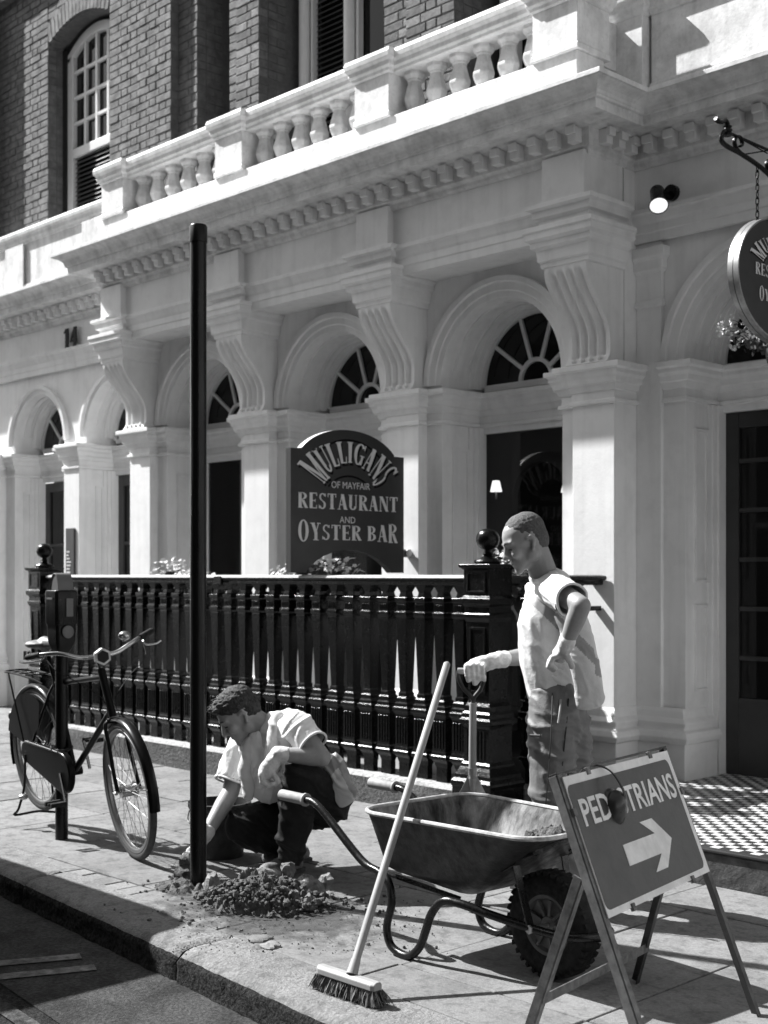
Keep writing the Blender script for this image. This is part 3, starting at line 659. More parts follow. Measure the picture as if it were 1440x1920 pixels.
def newel(x, y, parent, z0=0, k_=.82):
    m = MB()
    def ql(lv):
        m.rings([[(x + sx * a, y + sy * a, z) for sx, sy in ((-1, -1), (1, -1), (1, 1), (-1, 1))] for a, z in lv])
    ql([(.185, z0), (.185, .21), (.19, .215), (.195, .23), (.19, .245), (.172, .265), (.172, .285), (.155, .31), (.14, .33), (.14, .345), (.125, .36), (.125, .56), (.132, .575), (.15, .585), (.15, .61), (.135, .62), (.135, .645), (.12, .66), (.12, .69), (.105, .71), (.1, .73), (.112, 1.19), (.13, 1.215), (.13, 1.235), (.12, 1.245), (.12, 1.28), (.145, 1.30), (.145, 1.33), (.125, 1.345), (.125, 1.50), (.15, 1.515), (.155, 1.53), (.15, 1.535)])
    for k in range(6): m.box(x - .095 + k * .033, x - .083 + k * .033, y - .131, y - .1255, .375, .545)
    for a, b, c, d in ((-.075, -.06, .77, 1.16), (.06, .075, .77, 1.16), (-.06, .06, 1.145, 1.16), (-.06, .06, .77, .785)): m.box(x + a, x + b, y - .12, y - .104 if c > 1 else y - .1, c, d)
    for a, b, c, d in ((-.09, -.075, 1.36, 1.49), (.075, .09, 1.36, 1.49), (-.075, .075, 1.475, 1.49), (-.075, .075, 1.36, 1.375)): m.box(x + a, x + b, y - .133, y - .1255, c, d)
    m.v = [(x + (a - x) * k_, y + (b - y) * k_, c) for a, b, c in m.v]; po = m.build('newel_post', 'iron', parent, bevel=.004)
    m2 = MB(); m2.lathe([(.02, 1.53), (.09, 1.536), (.105, 1.55), (.1, 1.565), (.05, 1.585), (.03, 1.60), (.045, 1.612), (.03, 1.625), (.026, 1.64), (.05, 1.652), (.078, 1.675), (.09, 1.71), (.088, 1.74), (.072, 1.775), (.04, 1.797), (.002, 1.802)], (x, y, 0), 24)
    m2.v = [(x + (a - x) * .8, y + (b - y) * .8, 1.53 + (c - 1.53) * .8) for a, b, c in m2.v]
    m2.build('ball_finial', 'iron', po, smooth=50); return po
newel(-5.185, YFn, F); newel(-10.40, YFn, F)
# return rail from the corner post back to the pier
F2 = thing('side_railing', 'short black iron return railing running from the ball topped post to the white pier', 'railing', (-5.09, 6.4, .17))
mb = MB(); mb.rings([[(-5.12 + o, y, z) for o, z in P] + [(-5.12 - o, y, z) for o, z in reversed(P)] for y in (6.04, 6.87)]); mb.build('top_rail', 'ironrail', F2, bevel=.003)
for y in (6.22, 6.62): inst(proto, F2, (-5.12, y, 0))
mb = MB(); mb.box(-5.15, -5.09, 6.72, 6.876, 1.24, 1.27); mb.build('wall_bracket', 'iron', F2)
mb = MB(); mb.box(-5.22, -5.02, 6.03, 6.79, .0, .19); mb.build('kerb_block', 'plinth', F2)

# ------------------------------------------------------------------ pole, parking meter post
mb = MB(); mb.lathe([(.0385, -.3), (.0385, 3.02), (.0425, 3.022), (.0425, 3.095), (.037, 3.104), (.0, 3.108)], (-4.99, 3.62, 0), 32)
tag(mb.build('steel_pole', 'pole', None, smooth=40, loc=(-4.99, 3.62, 0)), 'tall black steel pole with a capped top standing in the dug hole', 'pole')
po_ = [q for q in bpy.data.objects if q.name == 'steel_pole'][0]
mb = MB(); rg = []
for k in range(15):
    z = 1.36 + .23 * k / 14; w_ = .30 + .22 * noise.noise(Vector((k * .9, 2, 1))); w2 = .30 + .25 * noise.noise(Vector((k * .8, 9, 4)))
    rg.append([(-4.99 + r * cos(a), 3.62 + r * sin(a), z) for r, a in [(.0388, 3.75 - w_), (.0393, 3.75 - w_ / 2), (.0393, 3.75), (.0393, 3.75 + w2 / 2), (.0388, 3.75 + w2)]])
for r0, r1 in zip(rg, rg[1:]): mb.add(r0 + r1, [(j, j + 1, j + 6, j + 5) for j in range(4)])
mb.build('sticker_remnant', 'grip2', po_, smooth=True)
MP = thing('parking_meter', 'black parking meter on a post with a domed head, standing in front of the bicycle', 'parking meter', (-6.48, 3.77, 0))
mb = MB(); mb.lathe([(.035, -.1), (.035, 1.07)], (-6.48, 3.77, 0), 20); mb.build('post', 'pole', MP, smooth=40)
# head: lofted body facing the street, seen from its side
x, y = -6.48, 3.77; mb = MB()
def rr(hx, hy, z, yo=0): return [(x + hx * c, y + yo + hy * s, z) for c, s in ((-1, -.8), (-.8, -1), (.8, -1), (1, -.8), (1, .8), (.8, 1), (-.8, 1), (-1, .8))]
mb.rings([rr(.035, .035, 1.03), rr(.055, .06, 1.06), rr(.072, .075, 1.10), rr(.075, .078, 1.16), rr(.075, .078, 1.19), rr(.082, .086, 1.20), rr(.086, .09, 1.37), rr(.08, .085, 1.385), rr(.06, .06, 1.386)])
mb.v = [(x + (a - x) * .8, y + (b - y) * .8, c_) for a, b, c_ in mb.v]; hd = mb.build('meter_head', 'pole', MP, bevel=.004, smooth=35)
mb = MB(); n = 12; rg = []
for k in range(n + 1):
    a = pi * k / n; rg.append([(x + .058 * cos(a) * q, y + yy, 1.386 + .095 * sin(a) * q) for q, yy in ((1, -.058), (1, .058), (.96, .06), (.96, -.06))])
mb.rings(rg); mb.add([(x + .056 * cos(pi * k / n), y - .055, 1.386 + .092 * sin(pi * k / n)) for k in range(n + 1)], [tuple(range(n + 1))]); mb.add([(x + .056 * cos(pi * k / n), y + .055, 1.386 + .092 * sin(pi * k / n)) for k in range(n + 1)], [tuple(range(n + 1))])
mb.v = [(x + (a - x) * .8, y + (b - y) * .8, c_) for a, b, c_ in mb.v]; mb.build('dome_window', 'grip2', hd, smooth=40)
mb = MB(); mb.box(x - .03, x + .03, y - .077, y - .0725, 1.335, 1.345); mb.box(x + .066, x + .073, y - .012, y + .03, 1.24, 1.34); mb.build('label_plate', 'grip2', hd)
mb = MB(); mb.lathe([(.0, .0), (.034, .0), (.036, .008), (.03, .012), (0, .012)], (x + .062, y, 1.155), 18, Matrix.Rotation(pi / 2, 3, 'Y')); mb.build('coin_disc', 'grip2', hd, smooth=40)
# lock ring low on the post
mb = MB(); mb.tube([(x + .055 * cos(a), y + .05 * sin(a), .50 + .01 * sin(2 * a)) for a in [2 * pi * k / 20 for k in range(20)]], .014, 8, True); mb.build('collar', 'iron', MP, smooth=True)
# ------------------------------------------------------------------ street works: helpers
AX, AY = (0.6952748, -0.7187440), (0.7187440, 0.6952748)
def cw(r, d, z=0): return Vector((r * AX[0] + d * AX[1], r * AY[0] + d * AY[1], z))    # metres right / ahead of the viewpoint
def P(u, v, d): return cw((u - 720) / 2450 * d, d, 1.47 + (1078 - v) / 2450 * d)
class Frame:
    def __init__(s, o, h, z0=0):
        n = math.hypot(*h); s.o = o; s.e1 = (h[0] / n, h[1] / n); s.e2 = (-h[1] / n, h[0] / n); s.z0 = z0
    def __call__(s, a, t, z=0): return cw(s.o[0] + a * s.e1[0] + t * s.e2[0], s.o[1] + a * s.e1[1] + t * s.e2[1], z + s.z0)
M['skin'] = mat('skin', .25, .5, nscale=30, namt=.08, bscale=150, bump=.0006)
M['hair1'] = mat('short_brown_hair', .03, .6, spec=.3, nscale=120, namt=.6, bscale=170, bump=.008, stretch=(1, 1, .5))
M['hair2'] = mat('cropped_fair_hair', .075, .75, nscale=160, namt=.35, bscale=260, bump=.004)
M['dkline'] = mat('brow_and_shadow_line', .03, .7)
M['vest'] = mat('pale_safety_vest', .62, .7, nscale=12, namt=.08, bscale=45, bump=.003, stain=.12, sscale=5)
M['stripe'] = mat('grey_reflective_stripe', .27, .45, nscale=10, namt=.1)
M['shirt'] = mat('white_cotton', .72, .8, nscale=20, namt=.04, bscale=45, bump=.003)
M['glove'] = mat('pale_work_glove', .60, .8, nscale=40, namt=.18, bscale=80, bump=.004, stain=.3, sscale=14)
M['trousers_g'] = mat('grey_track_trousers', .125, .6, nscale=9, namt=.1, bscale=60, bump=.002)
M['trousers_b'] = mat('black_trousers', .012, .75, spec=.2, nscale=20, namt=.25, bscale=60, bump=.002)
M['boot'] = mat('dusty_boot', .16, .75, nscale=30, namt=.5, bscale=60, bump=.004, stain=.4, sscale=12)
M['boot_b'] = mat('black_boot', .03, .6, nscale=30, namt=.4)
M['piping'] = mat('black_piping', .012, .6)
M['barrow'] = mat('green_painted_tray', .020, .45, spec=.3, nscale=22, namt=.5, bscale=30, bump=.003, stain=.0)
M['tray_in'] = mat('muddy_tray_inside', .17, .7, spec=.3, nscale=13, namt=.9, bscale=40, bump=.006, stretch=(1, 1, .35), stain=.85, sscale=9)
M['rim'] = mat('worn_tray_rim', .33, .5, nscale=30, namt=.5, metal=.0)
M['tubes'] = mat('black_painted_tube', .008, .26, spec=.3, nscale=20, namt=.8, bscale=30, bump=.002)
M['grip'] = mat('grey_rubber_grip', .26, .7, nscale=30, namt=.2)
M['rubber'] = mat('tyre_rubber', .014, .75, spec=.2, nscale=40, namt=.5, bscale=60, bump=.003)
M['hubm'] = mat('painted_wheel_rim', .075, .5, nscale=20, namt=.3)
M['soil'] = mat('dug_soil', .085, .95, nscale=22, namt=.6, bscale=60, bump=.015)
M['clod'] = mat('clay_clod', .17, .95, nscale=25, namt=.55, bscale=50, bump=.012)
M['woodh'] = mat('pale_wood_handle', .26, .6, nscale=10, namt=.18, stretch=(1, 1, .2), bscale=40, bump=.001)
M['bristle'] = mat('grey_bristles', .10, .8, nscale=60, namt=.7)
M['signface'] = mat('red_sign_face', .034, .38, nscale=20, namt=.1, bscale=50, bump=.0006, stain=.15, sscale=6)
M['signwhite'] = mat('white_sign_print', .80, .45, nscale=30, namt=.08, stain=.15, sscale=10)
M['signframe'] = mat('galvanised_sign_frame', .12, .5, nscale=25, namt=.5, metal=.2)
M['signdark'] = mat('dark_sign_frame', .02, .45, nscale=25, namt=.5)
M['defender'] = mat('ear_defender_shell', .02, .3, nscale=30, namt=.2)
M['bike'] = mat('black_bicycle_enamel', .004, .28, spec=.16)
M['sidewall'] = mat('bicycle_tyre', .03, .7, nscale=40, namt=.3)
M['plast'] = mat('black_bucket', .015, .6, nscale=20, namt=.6)
M['petal'] = mat('pale_petals', .65, .6, rnd=.1, nscale=20, namt=.15)
M['leaf'] = mat('leaf_green', .09, .6, nscale=30, namt=.5)
M['board'] = mat('painted_sign_board', .02, .45, nscale=10, namt=.12)
M['boardedge'] = mat('board_edge_highlight', .55, .5)  # lit look of the board's upward edges, put into the colour
M['gold'] = mat('painted_letter', .58, .5, nscale=20, namt=.1)
M['black'] = mat('black_paint', .004, .6, spec=.1)

def cap_shape(mb, p0, r0, p1, r1, n=14, flat=1, up=None):
    p0, p1 = Vector(p0), Vector(p1); d = (p1 - p0); L = d.length
    if L < 1e-5: d = Vector((0, 0, 1)); L = 1e-5
    d.normalize(); u = Vector(up) if up is not None else Vector((0, 0, 1))
    u = u - d * u.dot(d)
    if u.length < 1e-3: u = d.orthogonal()
    u.normalize(); v = d.cross(u); rg = []
    m = 5
    for k in range(1, m + 1):
        a = pi / 2 * k / m; rg.append((p0 - d * r0 * cos(a), r0 * sin(a)))
    for k in range(m):
        a = pi / 2 * k / m; rg.append((p1 + d * r1 * sin(a), r1 * cos(a)))
    mb.rings([[c + u * r * cos(2 * pi * j / n) + v * r * flat * sin(2 * pi * j / n) for j in range(n)] for c, r in rg])
def ell(mb, c, rad, rot=None, n=10):
    c = Vector(c); rg = []
    for i in range(1, n):
        a = pi * i / n; ring = []
        for j in range(2 * n):
            q = Vector((rad[0] * sin(a) * cos(pi * j / n), rad[1] * sin(a) * sin(pi * j / n), -rad[2] * cos(a)))
            ring.append(c + (rot @ q if rot is not None else q))
        rg.append(ring)
    mb.rings(rg)
def fuse(name, mb, m, parent, voxel=.008, it=6, disp=None, loc=None, fac=.5):
    me = bpy.data.meshes.new('t'); me.from_pydata(mb.v, [], mb.f)
    bm = bmesh.new(); bm.from_mesh(me); bmesh.ops.recalc_face_normals(bm, faces=bm.faces); bm.to_mesh(me); bm.free()
    o = bpy.data.objects.new('t', me); COL.objects.link(o)
    r = o.modifiers.new('r', 'REMESH'); r.mode = 'VOXEL'; r.voxel_size = voxel; r.use_smooth_shade = True
    if it: s = o.modifiers.new('s', 'SMOOTH'); s.factor = fac; s.iterations = it
    dg = bpy.context.evaluated_depsgraph_get(); ev = o.evaluated_get(dg); m2 = bpy.data.meshes.new_from_object(ev)
    bpy.data.objects.remove(o); o0 = Vector(loc) if loc is not None else (ORG[parent] if parent is not None else Vector((0, 0, 0)))
    m2.name = name
    if disp:
        nn = [v.normal.copy() for v in m2.vertices]
        for v, nv in zip(m2.vertices, nn): v.co = v.co + nv * disp(v.co)
    for v in m2.vertices: v.co = v.co - o0
    m2.polygons.foreach_set('use_smooth', [True] * len(m2.polygons)); m2.materials.clear(); m2.materials.append(M[m])
    return link(name, m2, parent, o0)
def creases(amp, across, along, fa, fl, seed=0):
    A, B = Vector(across).normalized(), Vector(along).normalized()
    def f(p):
        w_ = .05 * noise.noise(p * 6 + Vector((seed, 0, 0)))
        q = Vector((p.dot(A) * fa + w_ * fa, p.dot(B) * fl, seed)); n1 = noise.noise(q); n2 = noise.noise(q * 1.9 + Vector((7, 3, 1)))
        return amp * (1.25 * max(0, 1 - abs(n1) * 3.2) ** 1.5 + .7 * max(0, 1 - abs(n2) * 3.6) ** 1.5 - .5)
    return f
def folds(amp, sx, sy, sz, seed=0, dirv=None):
    def f(p):
        q = Vector((p.x * sx, p.y * sy, p.z * sz + seed)); n1 = noise.noise(q)
        return amp * ((1 - abs(n1) * 2.4) * .8 + noise.noise(q * 2.3) * .5)
    return f
def paint(o, idx_mat, test):
    o.data.materials.append(M[idx_mat]); k = len(o.data.materials) - 1
    for p in o.data.polygons:
        if test(p.center + ORG[o], p.normal): p.material_index = k
def head_parts(mb, c, fwd, up, s=1.0):
    fwd = Vector(fwd).normalized(); up = Vector(up); up = (up - fwd * up.dot(fwd)).normalized(); side = up.cross(fwd)
    Rm = Matrix((fwd, side, up)).transposed()
    def L(a, b, z): return Vector(c) + s * (fwd * a + side * b + up * z)
    E_ = lambda a, b, z, ra, rb, rz: ell(mb, L(a, b, z), (ra * s, rb * s, rz * s), Rm)
    E_(-.004, 0, .032, .098, .077, .088); E_(-.03, 0, .0, .07, .072, .075); E_(.028, 0, -.038, .062, .058, .072); E_(.045, 0, -.075, .046, .043, .036)
    cap_shape(mb, L(.076, -.008, -.104), .018 * s, L(.076, .008, -.104), .018 * s)
    cap_shape(mb, L(.089, 0, .012), .010 * s, L(.112, 0, -.030), .0125 * s); 
    for b in (-1, 1):
        ell(mb, L(.101, b * .012, -.034), (.011 * s, .009 * s, .009 * s), Rm)
        cap_shape(mb, L(.086, b * .012, .026), .013 * s, L(.070, b * .050, .024), .012 * s)
        ell(mb, L(.064, b * .044, -.028), (.026 * s, .02 * s, .024 * s), Rm)
        ell(mb, L(.0, b * .055, -.062), (.035 * s, .02 * s, .03 * s), Rm)
        cap_shape(mb, L(-.004, b * .078, -.034), .008 * s, L(-.020, b * .090, .002), .010 * s); cap_shape(mb, L(-.020, b * .090, .002), .010 * s, L(-.012, b * .090, .020), .009 * s); cap_shape(mb, L(-.012, b * .090, .020), .009 * s, L(.006, b * .084, .014), .007 * s)
        ell(mb, L(.074, b * .031, .001), (.014 * s, .014 * s, .011 * s), Rm)
    cap_shape(mb, L(.088, -.018, -.060), .0085 * s, L(.088, .018, -.060), .0085 * s); cap_shape(mb, L(.084, -.016, -.074), .0095 * s, L(.084, .016, -.074), .0095 * s)
    return L, Rm
def finger(mb, pts, r):
    for i in range(len(pts) - 1): cap_shape(mb, pts[i], r * (1 - .08 * i), pts[i + 1], r * (1 - .08 * (i + 1)), 10)
def face_bits(L, par, s=1):
    for b in (-1, 1):
        m = MB(); m.tube([L(.094, b * .014, .025), L(.092, b * .032, .031), L(.076, b * .050, .026)], .0045 * s, 6); m.build('eyebrow', 'dkline', par, smooth=True)
        m = MB(); m.tube([L(.0865, b * .019, -.003), L(.0885, b * .031, -.001), L(.079, b * .044, -.004)], .0035 * s, 6); m.build('eye', 'dkline', par, smooth=True)  # dark tube drawn as the eye's shadow line
    m = MB(); m.tube([L(.0945, -.02, -.067), L(.097, 0, -.067), L(.0945, .02, -.067)], .0016 * s, 5); m.build('mouth', 'dkline', par, smooth=True)

# ------------------------------------------------------------------ the standing man
SM = thing('person', 'standing man in pale vest with one hand on a shovel and one on his hip', 'person', cw(.84, 5.76))
hc = P(985, 1017, 5.76); fw = Vector(cw(-.93, -.12, -.40)); up_ = Vector(cw(-.36, 0, .93))
mb = MB(); L, Rm = head_parts(mb, hc, fw, up_, 1.0)
cap_shape(mb, L(-.03, 0, -.03), .058, P(1024, 1092, 5.80), .066)                       # neck
cap_shape(mb, P(1030, 1105, 5.80), .085, P(1034, 1180, 5.8), .10); cap_shape(mb, P(1034, 1180, 5.8), .10, P(1045, 1300, 5.8), .10)
SHN, ELN, WRN = P(1044, 1108, 5.63), P(1089, 1136, 5.44), P(1060, 1212, 5.52)
cap_shape(mb, SHN, .052, ELN, .043); cap_shape(mb, ELN, .043, ELN.lerp(WRN, .35), .042); cap_shape(mb, ELN.lerp(WRN, .35), .042, WRN, .028)
SHF, ELF, WRF = P(1012, 1112, 5.98), P(1006, 1228, 6.0), P(928, 1238, 5.9)
cap_shape(mb, SHF, .05, ELF, .042); cap_shape(mb, ELF, .042, ELF.lerp(WRF, .4), .041); cap_shape(mb, ELF.lerp(WRF, .4), .041, WRF, .027)
for a, b in ((P(1036, 1330, 5.76), P(1045, 1480, 5.72)), (P(1045, 1330, 5.88), P(1045, 1480, 5.94))): cap_shape(mb, a, .06, b, .05)
for a, b in ((P(1045, 1480, 5.7), P(1074, 1672, 5.72)), (P(1040, 1480, 5.95), P(1052, 1640, 6.05))): cap_shape(mb, a, .06, b, .04)
body = fuse('body', mb, 'skin', SM, .0065, 5); face_bits(L, body)
mb = MB()
ell(mb, L(-.018, 0, .050), (.095, .0785, .082), Rm); ell(mb, L(-.045, 0, .004), (.064, .072, .078), Rm)
hair = fuse('hair', mb, 'hair2', SM, .006, 4, lambda p: .0025 * noise.noise(p * 90))
# t-shirt sleeves and body
mb = MB()
cap_shape(mb, P(1022, 1096, 5.80), .072, P(1030, 1112, 5.8), .11)
cap_shape(mb, P(1038, 1108, 5.72), .085, P(1030, 1112, 5.93), .085)
cap_shape(mb, SHN, .073, SHN.lerp(ELN, .62), .072); cap_shape(mb, SHF, .07, SHF.lerp(ELF, .5), .068)
for (a, ra, b, rb) in (((1030, 1130, 5.81), .106, (1028, 1210, 5.81), .104), ((1028, 1210, 5.81), .104, (1038, 1285, 5.81), .104)): cap_shape(mb, P(*a), ra, P(*b), rb, flat=1.25, up=cw(1, 0, 0))
shirt = fuse('t_shirt', mb, 'shirt', SM, .007, 5, creases(.0055, cw(1, 0, .6), cw(-.5, 0, 1), 16, 4, 1))
def ring_hem(par, c, axis, rad, r, name='sleeve_hem', m='shirt', sq_=1.0):
    q = Vector(axis).normalized().to_track_quat('Z', 'Y').to_matrix(); mb = MB()
    mb.tube([Vector(c) + q @ Vector((rad * cos(a) * (1 + .05 * sin(3 * a)), rad * sq_ * sin(a), .006 * sin(2 * a + 1))) for a in [2 * pi * k / 28 for k in range(28)]], r, 7, True); return mb.build(name, m, par, smooth=True)
def cut_sleeve(o, c, axis, rad):
    n_ = Vector(axis).normalized(); c = Vector(c) - ORG[o]; bm = bmesh.new(); bm.from_mesh(o.data)
    bmesh.ops.delete(bm, geom=[v for v in bm.verts if (v.co - c).dot(n_) > 0 and (v.co - c).length < rad], context='VERTS'); bm.to_mesh(o.data); bm.free()
cut_sleeve(shirt, SHN.lerp(ELN, .60), ELN - SHN, .13); ring_hem(shirt, SHN.lerp(ELN, .60), ELN - SHN, .070, .006)
# vest: front closer on the left, loose flap hanging at the back
mb = MB()
for (a, ra, b, rb) in (((1036, 1104, 5.81), .112, (1022, 1165, 5.80), .135), ((1022, 1165, 5.80), .135, (1022, 1235, 5.80), .130), ((1022, 1235, 5.80), .130, (1032, 1290, 5.81), .122)):
    cap_shape(mb, P(*a), ra * .87, P(*b), rb * .88, flat=1.18, up=cw(1, 0, 0))
cap_shape(mb, P(1046, 1092, 5.73), .060, P(1030, 1096, 5.90), .060); 
# back flap
fl = [(1068, 1150, 5.66, .035), (1086, 1200, 5.62, .034), (1098, 1260, 5.60, .034), (1106, 1318, 5.60, .033)]
for (a, b) in zip(fl, fl[1:]): cap_shape(mb, P(*a[:3]), a[3], P(*b[:3]), b[3] , flat=1.9, up=cw(0, 1, 0))
vest = fuse('safety_vest', mb, 'vest', SM, .007, 4, creases(.006, cw(.75, 0, .6), cw(-.5, 0, 1), 12, 3.0, 5))
def w2p(p):     # plan position of a garment point, for woven-in stripes
    r = p.x * AX[0] + p.y * AY[0]; d = p.x * AX[1] + p.y * AY[1]; return r, d, p.z
def st(p, n):
    r, d, z = w2p(p)
    if r > .90 and z < 1.2: k = z + (r - .9) * .5; return 1.045 < k < 1.12
    k = z + (r - .70) * 1.0
    return 1.285 < k < 1.35 or (r < .69 and .0 and z)
paint(vest, 'stripe', lambda p, n: st(p, n) )
# trousers
mb = MB()
cap_shape(mb, P(1040, 1300, 5.81), .112, P(1045, 1365, 5.82), .128, flat=1.35, up=cw(1, 0, 0)); cap_shape(mb, P(1062, 1330, 5.80), .10, P(1072, 1420, 5.80), .09)
L1 = [(1036, 1312, 5.75, .100), (1034, 1360, 5.735, .112), (1036, 1480, 5.70, .104), (1056, 1590, 5.70, .088), (1068, 1645, 5.72, .070), (1069, 1662, 5.72, .060)]
L2 = [(1056, 1360, 5.92, .11), (1062, 1480, 5.96, .10), (1052, 1590, 6.02, .085), (1046, 1622, 6.04, .065)]
for l in (L1, L2):
    for a, b in zip(l, l[1:]): cap_shape(mb, P(*a[:3]), a[3], P(*b[:3]), b[3])
tr = fuse('trousers', mb, 'trousers_g', SM, .008, 4, creases(.0095, cw(.35, 0, 1), cw(1, 0, -.3), 12, 3, 9))
def surf_tube(name, pts, r, m, par): mb = MB(); mb.tube(bez([P(*q) for q in pts], 5), r, 6); return mb.build(name, m, par, smooth=True)
surf_tube('side_piping', [(1036, 1300, 5.665), (1034, 1360, 5.61), (1030, 1430, 5.595), (1024, 1500, 5.595), (1020, 1560, 5.61), (1030, 1600, 5.61)], .0032, 'piping', tr)
surf_tube('side_piping', [(1066, 1310, 5.675), (1062, 1360, 5.64), (1056, 1420, 5.62), (1050, 1480, 5.62), (1050, 1540, 5.63)], .0032, 'piping', tr)
surf_tube('pocket_zip', [(1051, 1312, 5.66), (1050, 1330, 5.635), (1046, 1356, 5.61)], .006, 'stripe', tr)
surf_tube('badge', [(994, 1379, 5.635), (1013, 1380, 5.60)], .006, 'piping', tr)
def boot(name, heel, toe, m, par, r=.042, ank=None):
    mb = MB(); h, t = Vector(heel), Vector(toe); d = (t - h).normalized()
    cap_shape(mb, h + Vector((0, 0, .045)), .040, h + d * .12 + Vector((0, 0, .045)), .043); cap_shape(mb, h + d * .12 + Vector((0, 0, .04)), .042, t - d * .045 + Vector((0, 0, .036)), .038)
    cap_shape(mb, h + d * .02 + Vector((0, 0, .05)), .043, Vector(ank) if ank is not None else h + d * .03 + Vector((0, 0, .16)), .046)
    b = fuse(name, mb, m, par, .007, 3, folds(.003, 20, 20, 20, 2))
    so = MB(); s_ = d.cross(Vector((0, 0, 1))) ; 
    out_ = [(-.045, -.03), (-.045, .03), (0, .042), (.12, .046), ((t - h).length - .03, .042), ((t - h).length + .012, 0), ((t - h).length - .03, -.042), (.12, -.046), (0, -.042)]
    zz = h.z; so.rings([[(h + d * a + s_ * q).to_tuple()[:2] + (zz + z,) for a, q in out_] for z in (0, .022)]); so.build('sole', 'boot_b', b, bevel=.003)
    return b
G0 = lambda u, v: P(u, v, 1.47 * 2450 / (v - 1078))
boot('boot', cw(.86, 5.76), cw(.62, 5.70), 'boot_b', SM); boot('boot', cw(.83, 6.08), cw(.60, 6.12), 'boot_b', SM)
# gloves: near hand closed on the hip, far hand over the shovel grip
mb = MB(); a = WRN; h1 = P(1050, 1226, 5.56)
cap_shape(mb, a.lerp(ELN, .16), .037, a, .034); cap_shape(mb, a, .033, h1, .040, flat=.7)
for k in range(4): o = cw(0, .018 * (k - 1.5), 0) + Vector((0, 0, -.004 * k)); finger(mb, [h1 + o, h1 + o + cw(-.035, .0, -.012), h1 + o + cw(-.045, .01, -.045), h1 + o + cw(-.02, .02, -.062)], .0125)
finger(mb, [h1 + cw(.01, -.03, .01), h1 + cw(.03, -.05, -.02), h1 + cw(.045, -.05, -.05)], .014)
fuse('glove', mb, 'glove', SM, .005, 3, folds(.0035, 22, 22, 22, 3))
GB = P(887, 1262, 5.86)
mb = MB(); a = WRF; kn = P(893, 1250, 5.88)
cap_shape(mb, a.lerp(ELF, .22), .039, a, .036); cap_shape(mb, a, .033, kn, .040, flat=1.0)
for k in range(4):
    o = cw(.024 * (1.4 - k), -.008 * k, .004 * (1.5 - abs(k - 1.5)))
    finger(mb, [kn + o + cw(.0, -.02, .012), kn + o + cw(-.012, -.058, .004), kn + o + cw(-.008, -.060, -.035), kn + o + cw(.0, -.038, -.058)], .0135)
finger(mb, [kn + cw(.02, -.01, -.02), kn + cw(.012, -.035, -.045), kn + cw(-.01, -.05, -.07)], .0145)
fuse('glove', mb, 'glove', SM, .005, 3, folds(.0035, 22, 22, 22, 8))
# ------------------------------------------------------------------ shovel under his hand
SH = thing('shovel', 'upright wooden D-handled shovel held by the standing man behind the wheelbarrow', 'shovel', P(888, 1690, 5.86))
mb = MB(); mb.tube([P(887, 1318, 5.86), P(886, 1400, 5.86), P(886, 1460, 5.86)], [.0165, .017, .018], 14); mb.build('shaft', 'woodh', SH, smooth=True)
mb = MB(); pts = bez([P(860, 1257, 5.86), P(860, 1272, 5.86), P(870, 1292, 5.86), P(885, 1308, 5.86), P(887, 1322, 5.86)], 5); mb.tube(pts, .0095, 10)
pts = bez([P(908, 1257, 5.86), P(908, 1272, 5.86), P(901, 1292, 5.86), P(889, 1308, 5.86), P(887, 1322, 5.86)], 5); mb.tube(pts, .0095, 10)
hd = mb.build('d_handle', 'plast', SH, smooth=True); mb = MB(); mb.tube([P(858, 1258, 5.86), P(910, 1258, 5.86)], .014, 12); mb.build('grip', 'woodh', hd, smooth=True)
mb = MB(); rg = []
for k in range(9):
    t = k / 8; v = 1455 + 200 * t; wd = .02 + (.095 * min(1, t * 2.5)) if t < .9 else .10
    rg.append([P(886, v, 5.86) + cw(x * wd, .03 * (abs(x) ** 2) * min(1, t * 2) + th, 0) for x, th in ((-1, 0), (-.5, 0), (0, 0), (.5, 0), (1, 0), (1, .004), (.5, .004), (0, .004), (-.5, .004), (-1, .004))])
mb.rings(rg); mb.tube([P(886, 1440, 5.86), P(886, 1500, 5.865)], [.021, .012], 12); mb.build('blade', 'steel', SH, smooth=40)

# ------------------------------------------------------------------ the crouching man
CM = thing('person', 'crouching man in white t-shirt, pale vest and black trousers reaching round the pole', 'person', cw(-.45, 6.42))
hc = P(449, 1341, 6.42); fw = Vector(cw(-.80, -.22, -.62)); up_ = Vector(cw(-.58, -.12, .8))
mb = MB(); L, Rm = head_parts(mb, hc, fw, up_, 1.04)
cap_shape(mb, L(-.03, 0, -.03), .06, P(503, 1372, 6.42), .072)
for (a, ra, b, rb) in (((515, 1385, 6.44), .07, (560, 1430, 6.44), .08), ((560, 1430, 6.44), .08, (605, 1490, 6.46), .09)): cap_shape(mb, P(*a), ra, P(*b), rb)
SN, EN, WN = P(556, 1362, 6.24), P(603, 1420, 6.14), P(521, 1414, 6.12)
cap_shape(mb, SN, .055, EN, .045); cap_shape(mb, EN, .044, EN.lerp(WN, .35), .045); cap_shape(mb, EN.lerp(WN, .35), .045, WN, .030)
SF, EF, WF = P(455, 1398, 6.62), P(432, 1486, 6.55), P(384, 1568, 6.38)
cap_shape(mb, SF, .055, EF, .044); cap_shape(mb, EF, .045, EF.lerp(WF, .3), .045); cap_shape(mb, EF.lerp(WF, .3), .045, WF, .029)
HN, KN, AN = P(612, 1500, 6.36), P(566, 1452, 6.16), P(545, 1600, 6.32)
HF, KF, AF = P(590, 1510, 6.60), P(452, 1545, 6.50), P(528, 1585, 6.56)
for a, b, c in ((HN, KN, AN), (HF, KF, AF)): cap_shape(mb, a, .08, b, .058); cap_shape(mb, b, .056, c, .04)
